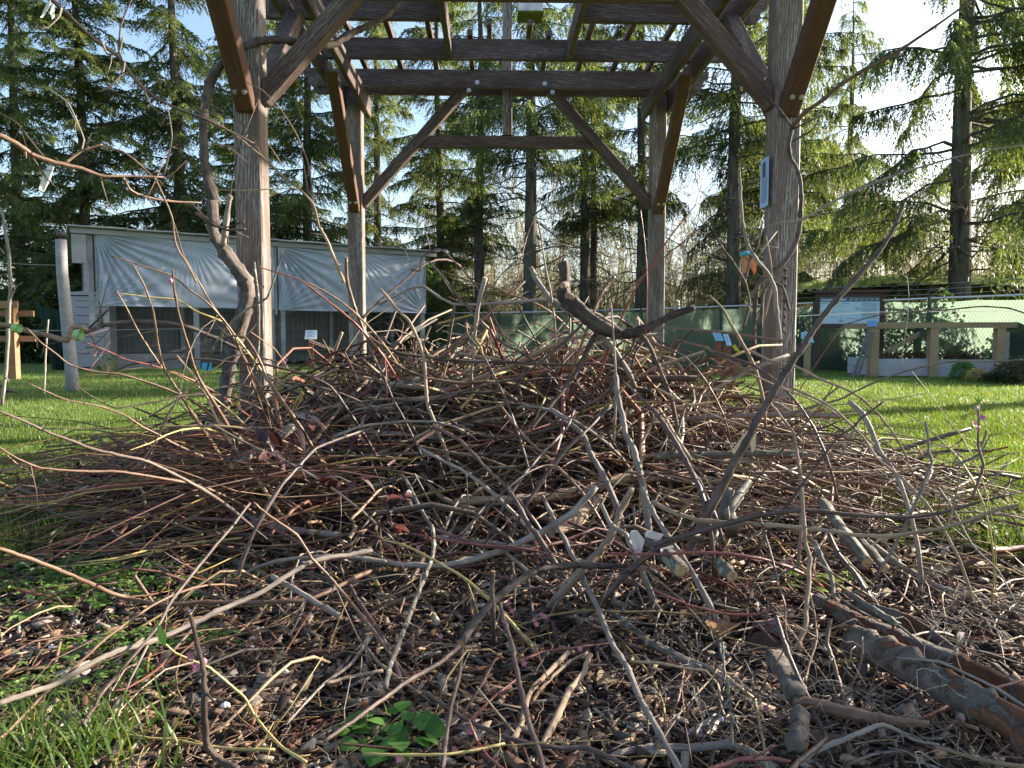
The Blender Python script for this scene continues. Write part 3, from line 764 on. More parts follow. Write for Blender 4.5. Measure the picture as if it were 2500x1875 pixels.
def attr_mat(name, rough=.7, spec=.3, nscale=60, nvar=.35, trans=0.0, tcol=(1, 1, 1), bmp=.3):
    m, nt, b, out = new_mat(name)
    at_ = nd(nt, "ShaderNodeAttribute", attribute_name='col'); n1 = noise(nt, nscale, None, 3)
    lo = 1 - nvar; hi = 1 + nvar
    c = mix(nt, 1.0, at_.outputs['Color'], ramp(nt, n1, [(.3, (lo,) * 3), (.7, (1, 1, 1))]), 'MULTIPLY')
    nt.links.new(c, b.inputs['Base Color']); b.inputs['Roughness'].default_value = rough; b.inputs['Specular IOR Level'].default_value = spec
    if bmp: bump(nt, b, n1, bmp, .003)
    if trans:
        tl = nd(nt, "ShaderNodeBsdfTranslucent"); c2 = mix(nt, 1.0, c, tcol, 'MULTIPLY'); nt.links.new(c2, tl.inputs[0])
        m1 = nd(nt, "ShaderNodeMixShader"); m1.inputs[0].default_value = trans
        nt.links.new(b.outputs[0], m1.inputs[1]); nt.links.new(tl.outputs[0], m1.inputs[2]); nt.links.new(m1.outputs[0], out.inputs[0])
    return m

# ================================================================== conifers
FOL = attr_mat('conifer_foliage', .55, .35, 1.3, .45, .45, (2.1, 2.0, .8), 0)
m, nt, b, out = new_mat('conifer_bark')
tc = nd(nt, "ShaderNodeTexCoord"); n1 = noise(nt, 1, tc.outputs['Object'], 6, .7, (9, 9, 2.0)); n2 = noise(nt, 1.2, tc.outputs['Object'], 3)
c = ramp(nt, n1, [(.32, (.028,.023,.02)), (.5, (.085,.070,.058)), (.68, (.17,.145,.12))])
c = mix(nt, ramp(nt, n2, [(.45, (0,0,0)), (.62, (.55,.55,.55))]), c, (.09,.105,.065))
nt.links.new(c, b.inputs['Base Color']); bump(nt, b, n1, 1.0, .05); b.inputs['Roughness'].default_value = .9
TBARK = m
TWG = plain('dead_twig_bark', (.13,.105,.08), .85, .4, 6)

def conifer_mesh(seed, H, zc, Lmax, nl, dens, droop, es, bare, r0, hang=.5, tin=.01):
    rg = np.random.default_rng(seed)
    # trunk
    mb = MB(); zs = np.linspace(-.2, H, 26); ph = rg.uniform(0, 6)
    pts = [(.05 * math.sin(z * .5 + ph) * min(1, z / 5 + .1), .05 * math.cos(z * .37 + ph) * min(1, z / 5 + .1), z) for z in zs]
    rad = [max(.02, r0 * (1 - z / H) ** .75 + (r0 * .38 * math.exp(-max(z, 0) / .45))) for z in zs]
    mb.tube(pts, rad, 14)
    def trunk_at(z): return np.stack([.05 * np.sin(z * .5 + ph) * np.minimum(1, z / 5 + .1), .05 * np.cos(z * .37 + ph) * np.minimum(1, z / 5 + .1), z], -1)
    # limbs
    z = zc + (H - zc - .4) * rg.uniform(0, 1, nl) ** 1.15; az = rg.uniform(0, 2 * math.pi, nl)
    L = Lmax * np.clip(1 - (z - zc) / (H - zc), .06, 1) ** .62 * rg.uniform(.55, 1.12, nl)
    up = rg.normal(.05, .16, nl)
    P = trunk_at(z); D = np.stack([np.cos(az), np.sin(az), up], -1)
    Vl, Fl, _ = twig_arrays(P, D, L, .018 + .007 * L, 6, 4, .22, .25, rg=rg, sag=droop, kink=.05)
    C = Vl.reshape(nl, 7, 4, 3).mean(2)
    parts = [(Vl, Fl, None)]
    if bare:
        zb = rg.uniform(1.3, zc + 1.5, bare); ab = rg.uniform(0, 6.283, bare); Lb = rg.uniform(.7, 2.6, bare)
        Pb = trunk_at(zb); Db = np.stack([np.cos(ab), np.sin(ab), rg.normal(.05, .25, bare)], -1)
        Vb, Fb, _ = twig_arrays(Pb, Db, Lb, .020 + .006 * Lb, 7, 4, .35, .2, rg=rg, sag=.12, kink=.14); parts.append((Vb, Fb, None))
        Cb = Vb.reshape(bare, 8, 4, 3).mean(2); k = bare * 14
        ii = rg.integers(0, bare, k); jj = rg.integers(2, 7, k); Ps = Cb[ii, jj]; Ds = unit(Db[ii]) + rg.normal(size=(k, 3)) * .7
        parts.append(twig_arrays(Ps, Ds, rg.uniform(.2, .9, k), np.full(k, .007), 4, 3, .4, .3, rg=rg, sag=.25, kink=.15)[:2] + (None,))
    Vt, Ft, _ = join(parts)
    # sprays
    cnt = np.maximum(2, (L * dens)).astype(int); li = np.repeat(np.arange(nl), cnt); m = len(li)
    t = rg.uniform(tin, 1.0, m) ** .9; f = t * 6; k0 = np.minimum(f.astype(int), 5); fr = (f - k0)[:, None]
    S = C[li, k0] * (1 - fr) + C[li, k0 + 1] * fr; Dl = unit(C[li, k0 + 1] - C[li, k0])
    sidev = unit(np.cross(Dl, np.array([0, 0, 1.0]))) * rg.choice([-1, 1], m)[:, None]
    ang = rg.uniform(.35, 1.25, m)[:, None]
    Ds = unit(Dl * np.cos(ang) + sidev * np.sin(ang) + rg.normal(size=(m, 3)) * .12); Ds[:, 2] -= hang * rg.uniform(.3, 1.4, m); Ds = unit(Ds)
    Ln = rg.uniform(.25, .75, m) * (1.05 - .5 * t) * (1 + .2 * hang)
    ne = es; q = (np.arange(ne) + .5) / ne
    Cc = S[:, None, :] + Ds[:, None, :] * (Ln[:, None] * q[None, :])[:, :, None]
    Cc[:, :, 2] -= (Ln[:, None] * q[None, :] ** 2) * hang * .5
    M = m * ne; Cc = Cc.reshape(M, 3); dd = np.repeat(Ds, ne, axis=0)
    perp = unit(np.cross(dd, rg.normal(size=(M, 3)))); sg = rg.choice([-1, 1], M)[:, None]
    e = unit(dd * .75 + perp * sg * .65 + np.array([0, 0, -.35]) * hang)
    wv = unit(np.cross(e, rg.normal(size=(M, 3))))
    ln = rg.uniform(.05, .16, M)[:, None]; wd = rg.uniform(.009, .024, M)[:, None]
    a = Cc; V = np.stack([a - e * ln * .25, a + wv * wd + e * ln * .3, a + e * ln, a - wv * wd + e * ln * .3], 1).reshape(-1, 3)
    Fq = np.arange(M * 4).reshape(M, 4)
    lc = rg.uniform(.65, 1.35, nl)[li]; lc = np.repeat(lc, ne); g = rg.uniform(0, 1, M); yel = np.repeat(rg.uniform(0, 1, nl)[li] ** 2, ne)
    c0 = np.array([.062, .102, .055]); c1 = np.array([.155, .190, .065])
    mixf = np.clip(.2 + .5 * g + .45 * yel - .15, 0, 1)[:, None]
    colr = (c0 * (1 - mixf) + c1 * mixf) * lc[:, None]
    col = np.repeat(colr, 4, axis=0)
    # trunk + limbs mesh
    n0 = len(mb.v); tv = np.array([tuple(v) for v in mb.v]); quads = np.array([f_ for f_ in mb.f if len(f_) == 4])
    trunk = np_mesh('trunk', np.concatenate([tv, Vt]), np.concatenate([quads, Ft + n0]))
    crown = np_mesh('crown', V, Fq, col)
    return trunk, crown
KINDS = {
 'dense':  conifer_mesh(11, 19, 1.2, 3.3, 225, 31, .10, 12, 0, .20, .45),
 'dense2': conifer_mesh(12, 20, 1.6, 3.4, 205, 31, .16, 12, 10, .23, .75),
 'mid':    conifer_mesh(13, 20, 5.6, 2.8, 105, 26, .12, 12, 40, .25, .9),
 'mid2':   conifer_mesh(14, 19, 6.4, 2.9, 92, 26, .18, 12, 46, .24, 1.1),
 'open':   conifer_mesh(15, 18, 3.0, 4.1, 84, 32, .20, 12, 26, .27, 1.35, .22),
}
for t_, c_ in KINDS.values():
    t_.materials.append(TBARK); c_.materials.append(FOL); t_.polygons.foreach_set("use_smooth", [True] * len(t_.polygons))
def tree(px, Y, kind, diam, rz, label, sc=1.0, group='conifers behind the garden'):
    x = (px - 1250) * Y / F
    e = empty('conifer_tree', (x, Y, 0), R(rz), label, 'tree', group)
    base = {'dense': .2, 'dense2': .23, 'mid': .25, 'mid2': .24, 'open': .27}[kind]
    k = diam / 2 / base; e.scale = (sc, sc, sc)
    t_, c_ = KINDS[kind]; a = link_mesh('trunk', t_, None, e); a.scale = (k / sc, k / sc, 1) if False else (1, 1, 1)
    c = link_mesh('crown', c_, None, e)
    return e
TR = [
 (-210, 25, 'dense', .4, 0, 'dark dense conifer beyond the left end of the timber trellis'),
 (60, 27, 'dense2', .4, 70, 'dark conifer rising behind the green shade cloth'),
 (216, 22.5, 'dense', .3, 140, 'dense conifer whose trunk rises just left of the shed roof'),
 (446, 24, 'dense2', .36, 200, 'dense conifer behind the middle of the shed'),
 (620, 30, 'dense', .4, 20, 'dense conifer hidden behind the left front pergola post'),
 (760, 27, 'dense2', .36, 310, 'dense conifer rising between the two left pergola posts'),
 (925, 33, 'mid', .35, 75, 'conifer with a sunlit trunk beside the left rear pergola post'),
 (1074, 31, 'dense2', .4, 120, 'dark thin conifer just right of the shed end'),
 (1173, 29, 'mid', .36, 160, 'slim conifer seen under the left half of the collar tie'),
 (1294, 25, 'mid2', .50, 30, 'thickest conifer trunk under the middle of the collar tie'),
 (1425, 29, 'mid', .36, 250, 'conifer with a paired trunk under the right half of the collar tie'),
 (1446, 31, 'mid2', .22, 10, 'reddish slim trunk hard behind its grey neighbour'),
 (1562, 27, 'mid', .42, 300, 'conifer left of the right rear pergola post'),
 (1786, 23, 'mid2', .50, 190, 'mossy trunk left of the right front pergola post'),
 (1890, 31, 'open', .45, 60, 'drooping conifer hidden behind the right front pergola post'),
 (2060, 36, 'open', .45, 150, 'loose drooping conifer far behind the information board'),
 (2334, 18, 'open', .52, 100, 'big bare-trunked conifer over the mossy roof at the right'),
 (2560, 24, 'open', .45, 220, 'drooping conifer at the far right edge behind the bins'),
 (1912, 25.5, 'open', .42, 345, 'full drooping conifer right behind the right front post'),
]
for px_, Y_, kd, dm, rz, lb in TR: tree(px_, Y_, kd, dm, rz, lb, sc=dm / 2 / {'dense': .2, 'dense2': .23, 'mid': .25, 'mid2': .24, 'open': .27}[kd] * .35 + .65)
# trees to the right of the picture that give the garden its long shadows
for (x, y, kd, rz) in ((11.2, 10.4, 'mid2', 0), (12.0, 6.2, 'mid2', 200)):
    e = empty('conifer_tree', (x, y, 0), R(rz), 'conifer standing out of view to the right of the lawn', 'tree', 'conifers right of the view')
    link_mesh('trunk', KINDS[kd][0], None, e); link_mesh('crown', KINDS[kd][1], None, e); e.scale = (1, 1, 1.4)

# ---- bare sunlit thicket beyond the fence (countless stems)
rg = np.random.default_rng(21); n = 5200
x = rg.uniform(-6, 24, n); y = 30 - .42 * np.maximum(x - 2, 0) + rg.uniform(0, 8, n)
hgt = rg.uniform(1.0, 5.2, n) * (.6 + .4 * np.sin(x * .9) ** 2)
D = rg.normal(size=(n, 3)) * .35; D[:, 2] = 1
parts = [twig_arrays(np.stack([x, y, np.zeros(n)], 1), D, hgt, np.full(n, .014), 6, 3, .25, .25,
          np.array([.46, .38, .20]) * rg.uniform(.6, 1.4, (n, 1)), rg, 0, .10)]
C = parts[0][0].reshape(n, 7, 3, 3).mean(2); k = 16000; ii = rg.integers(0, n, k); jj = rg.integers(2, 7, k)
D2 = rg.normal(size=(k, 3)) * .8; D2[:, 2] += .7
parts.append(twig_arrays(C[ii, jj], D2, rg.uniform(.3, 1.3, k), np.full(k, .008), 4, 3, .4, .4, np.array([.50, .43, .20]) * rg.uniform(.6, 1.4, (k, 1)), rg, 0, .12))
n = 420; x = rg.uniform(-4, 26, n); y = rg.uniform(31, 42, n); D = rg.normal(size=(n, 3)) * .16; D[:, 2] = 1
parts.append(twig_arrays(np.stack([x, y, np.zeros(n)], 1), D, rg.uniform(4.5, 9.5, n), np.full(n, .035), 8, 4, .14, .2, np.array([.42, .36, .22]) * rg.uniform(.6, 1.3, (n, 1)), rg, 0, .07))
C = parts[-1][0].reshape(n, 9, 4, 3).mean(2); k = 15000; ii = rg.integers(0, n, k); jj = rg.integers(2, 9, k); D2 = rg.normal(size=(k, 3)) * .8; D2[:, 2] += .8
parts.append(twig_arrays(C[ii, jj], D2, rg.uniform(.5, 2.2, k), np.full(k, .012), 5, 3, .4, .3, np.array([.50, .43, .25]) * rg.uniform(.6, 1.4, (k, 1)), rg, 0, .12))
V, Fq, cc = join(parts)
tag(link_mesh('bare_thicket', np_mesh('bare_thicket', V, Fq, cc), attr_mat('thicket_twig', .8, .2, 3, .2, 0, bmp=0)), 'mass of pale bare twigs behind the green fence', 'thicket', kind='stuff')
# leafy low undergrowth under the left conifers (countless leaves)
rg = np.random.default_rng(22); n = 60000
x = rg.uniform(-17, -2, n); y = 21 + 4 * rg.uniform(0, 1, n) + .25 * np.maximum(x + 9, 0); z = rg.uniform(0, 1, n) ** 1.3 * (2.4 + .8 * np.sin(x * 1.7)) 
c = np.stack([x, y, z], 1); u = unit(rg.normal(size=(n, 3))); w_ = unit(np.cross(u, rg.normal(size=(n, 3)))); s = rg.uniform(.03, .09, (n, 1))
V = np.stack([c - u * s, c + w_ * s * .5, c + u * s, c - w_ * s * .5], 1).reshape(-1, 3)
col = np.repeat(np.array([.045, .075, .02]) * rg.uniform(.5, 1.7, (n, 1)), 4, axis=0)
tag(link_mesh('undergrowth', np_mesh('undergrowth', V, np.arange(n * 4).reshape(n, 4), col), FOL), 'dark leafy undergrowth behind the shed', 'undergrowth', kind='stuff')

# ivy scrambling behind the right end of the fence (countless leaves)
rg = np.random.default_rng(23); n = 9000; s_ = rg.uniform(cum[4] - 1.5, cum[-1], n); off = rg.uniform(.10, .9, n)
c = np.array([tuple(fpt(a_) + FO + Vector((.35, .9, 0)) * o_) for a_, o_ in zip(s_, off)]); c[:, 2] = rg.uniform(0, 1, n) ** .8 * (1.15 + .5 * np.sin(s_ * 2.3) + .3 * np.sin(s_ * 5.1))
u = unit(rg.normal(size=(n, 3))); w_ = unit(np.cross(u, rg.normal(size=(n, 3)))); sz = rg.uniform(.025, .06, (n, 1))
V = np.stack([c - u * sz, c + w_ * sz * .7, c + u * sz, c - w_ * sz * .7], 1).reshape(-1, 3)
tag(link_mesh('ivy', np_mesh('ivy', V, np.arange(n * 4).reshape(n, 4), np.repeat(np.array([.03, .06, .02]) * rg.uniform(.5, 1.6, (n, 1)), 4, axis=0)), FOL), 'dark ivy scrambling behind the right end of the green fence', 'ivy', kind='stuff')

# ---- moss covered roof behind the fence on the right
mr = empty('mossy_shed', (9.9, 20.2, 0), R(-22), 'low shed with a humped roof thick with sunlit moss behind the fence', 'shed')
nu, nv = 90, 40; U, Vv = np.meshgrid(np.linspace(0, 1, nu), np.linspace(0, 1, nv)); rg = np.random.default_rng(4)
X = -3.3 + 9.0 * U; Y = -1.3 + 3.4 * Vv
Z = 1.53 + .46 * np.sin(math.pi * np.clip(Vv * .9 + .12, 0, 1)) + .38 * np.sin(math.pi * np.clip(U * 1.15, 0, 1)) ** .6 + .02 * np.sin(9 * X) * np.sin(7 * Y) + .030 * rg.normal(size=X.shape)
Vx = np.stack([X.ravel(), Y.ravel(), Z.ravel()], 1); i = np.arange((nu - 1) * (nv - 1)); r_ = i // (nu - 1); c = i % (nu - 1); a = r_ * nu + c
m, nt, b, out = new_mat('roof_moss'); n1 = noise(nt, 6, None, 6, .75)
nt.links.new(ramp(nt, n1, [(.3, (.09,.12,.015)), (.55, (.24,.28,.04)), (.75, (.42,.42,.10))]), b.inputs['Base Color']); bump(nt, b, n1, 1, .06)
link_mesh('roof', np_mesh('roof', Vx, np.stack([a, a + 1, a + nu + 1, a + nu], 1)), m, mr, True)
m_ = MB(); m_.box((-3.1, -1.1, 0), (5.5, 1.9, 1.47)); m_.build('wall', DK, mr)
# ================================================================== prunings traced one by one
def surf_y(px, py, off=0.0):
    """forward distance at which the line of sight meets the heap (or the ground)"""
    r = ray(px, py)
    if r[2] > -0.004: return None
    t = np.linspace(.5, 9.0, 700) / r[1]
    X = r[0] * t; Y = r[1] * t; Z = CAM_H + r[2] * t
    hit = np.nonzero(Z <= mound(X, Y) * 1.0 + .022 + off)[0]
    return float(Y[hit[0]]) if len(hit) else None
def catmull(P, sub):
    P = [np.array(p, float) for p in P]; Q = [2 * P[0] - P[1]] + P + [2 * P[-1] - P[-2]]; out = []
    for i in range(1, len(Q) - 2):
        for k in range(sub):
            t = k / sub; a, b, c, d = Q[i-1], Q[i], Q[i+1], Q[i+2]
            lin = b + (c - b) * t
            out.append(.45 * lin + .55 * .5 * ((2*b) + (-a + c) * t + (2*a - 5*b + 4*c - d) * t*t + (-a + 3*b - 3*c + d) * t**3))
    out.append(P[-1]); return np.array(out)
CR = random.Random(99)
def cane_geo(P, rad, gnarl=0.0, spurs=2, nodes=True, seg=9):
    """P smooth 3-D points, rad per point -> MB with bulging nodes and small spurs"""
    mb = MB(); n = len(P); L = np.concatenate([[0], np.cumsum(np.linalg.norm(np.diff(P, axis=0), axis=1))])
    r = np.array(rad, float); step = CR.uniform(.07, .13); nx = CR.uniform(.03, .1); node_i = []
    if nodes:
        while nx < L[-1]:
            i = int(np.argmin(abs(L - nx))); node_i.append(i); r[i] *= 1.22; nx += step * CR.uniform(.8, 1.25)
    if gnarl:
        p1, p2 = CR.uniform(0, 6), CR.uniform(0, 6)
        for i in range(n): r[i] *= 1 + gnarl * (.35 * math.sin(14 * L[i] + p1) + .3 * math.sin(37 * L[i] + p2) + .25 * CR.uniform(-1, 1))
    PP = P + np.array([[CR.gauss(0, 1) for _ in range(3)] for _ in range(n)]) * (r * np.where(r > .012, .03, .10))[:, None]
    mb.tube([tuple(p) for p in PP], list(r), seg)
    if gnarl > .15:     # lobed, furrowed old wood
        base = np.array(mb.v); ph = CR.uniform(0, 6)
        for i in range(n):
            for k in range(seg):
                f = 1 + .10 * math.sin(3 * 2 * math.pi * k / seg + ph + 3 * L[i]) + .06 * math.sin(5 * 2 * math.pi * k / seg + 2 * ph) + CR.uniform(-.05, .05)
                c = PP[i]; v = c + (base[i * seg + k] - c) * f; mb.v[i * seg + k] = tuple(v)
    for _ in range(spurs):
        if not node_i: break
        i = CR.choice(node_i)
        if i < 1 or i >= n - 1: continue
        T = unit(PP[i + 1] - PP[i - 1]); s = unit(np.cross(T, np.array([CR.gauss(0, 1) for _ in range(3)])))
        d = unit(T * CR.uniform(.2, .9) + s); l = (CR.uniform(.008, .05) if CR.random() < .7 else CR.uniform(.06, .17)) * (1 + 12 * r[i]); a = PP[i]
        rr = max(r[i] * .38, .0009); mb.tube([tuple(a), tuple(a + d * l * .5), tuple(a + d * l + s * l * .12)], [rr, rr * .9, rr * .55], 5)
    return mb
def add_cane(pts, dspec, wid, mat, label, cuts='', name='pruned_cane', gnarl=0.0, spurs=2, parent=None, cat='branch', group=None, seg=9, dive=False):
    sub = 5 if len(pts) > 3 else 8
    # densify the traced line first
    Q = catmull(pts, sub); n = len(Q); s = np.concatenate([[0], np.cumsum(np.linalg.norm(np.diff(Q, axis=0), axis=1))]); s /= s[-1]
    wl = [float(x) for x in str(wid).split(',')]; W = np.interp(s, np.linspace(0, 1, len(wl)), wl) / 2.4578 * ((.80 if max(wl) < 30 else .95) if name in ('pruned_cane', 'twig') else 1.0)
    off = .012 if name in ('log', 'root') else (.022 if dspec == 'a' else .055)
    hits = [surf_y(q[0], q[1], off) for q in Q]
    if dspec == 'a':
        idx = [i for i, h in enumerate(hits) if h and h < 6]
        sv = s[idx]; iv = np.array([1 / hits[i] for i in idx])
        deg = 2 if len(idx) > 8 else 1
        cf = np.polyfit(sv, iv, deg); Y = 1 / np.clip(np.polyval(cf, s), .12, 2)
    else:
        dl = [float(x) for x in dspec.split(',')]; Y = 1 / np.interp(s, np.linspace(0, 1, len(dl)), [1 / d for d in dl])
    out = []; rad = []
    for i in range(n):
        y = Y[i]
        if hits[i] and y > hits[i] * .99: y = hits[i] * .99
        if dspec == 'a' and hits[i]: y = min(y, hits[i])
        rw = W[i] / 2 * y / F; out.append(np.array(at(Q[i][0], Q[i][1], y))); rad.append(rw)
    out = np.array(out)
    # smooth the depth a little so that it never jumps
    for _ in range(2): out[1:-1, 1] = (out[:-2, 1] + 2 * out[1:-1, 1] + out[2:, 1]) / 4
    for i in range(n):
        p = at(Q[i][0], Q[i][1], out[i, 1]); out[i] = (p.x, p.y, max(p.z, rad[i] * .6))
    nt_ = n
    if dive and 'e' not in cuts and out[-1][1] > 1.35:      # the butt end carries on down into the heap
        d = unit(out[-1] - out[-3]); ex = []; p = out[-1].copy(); l = float(CR.uniform(.05, .09))
        for _ in range(5):
            d = unit(d + np.array([0, .18, -.16])); p = p + d * l
            if p[2] < .008: p[2] = .008
            ex.append(p.copy())
        out = np.concatenate([out, np.array(ex)]); rad = rad + [rad[-1] * (1 - .05 * k) for k in range(5)]
    mb = cane_geo(out, rad, gnarl, spurs, gnarl < .3, seg)
    o = mb.build(name, BK[mat], parent, True)
    if parent is None: tag(o, label, cat, group)
    for cpart in cuts:
        i0, i1 = (0, 1) if cpart == 's' else (n - 1, n - 2)
        d = unit(out[i0] - out[i1]); rr = rad[i0] * .93; c = MB(); a = out[i0] + d * .0008
        c.tube([tuple(a), tuple(a + d * .0015)], [rr, rr * .97], 12); c.build('cut_end', CUT, o)
    return o, out, rad
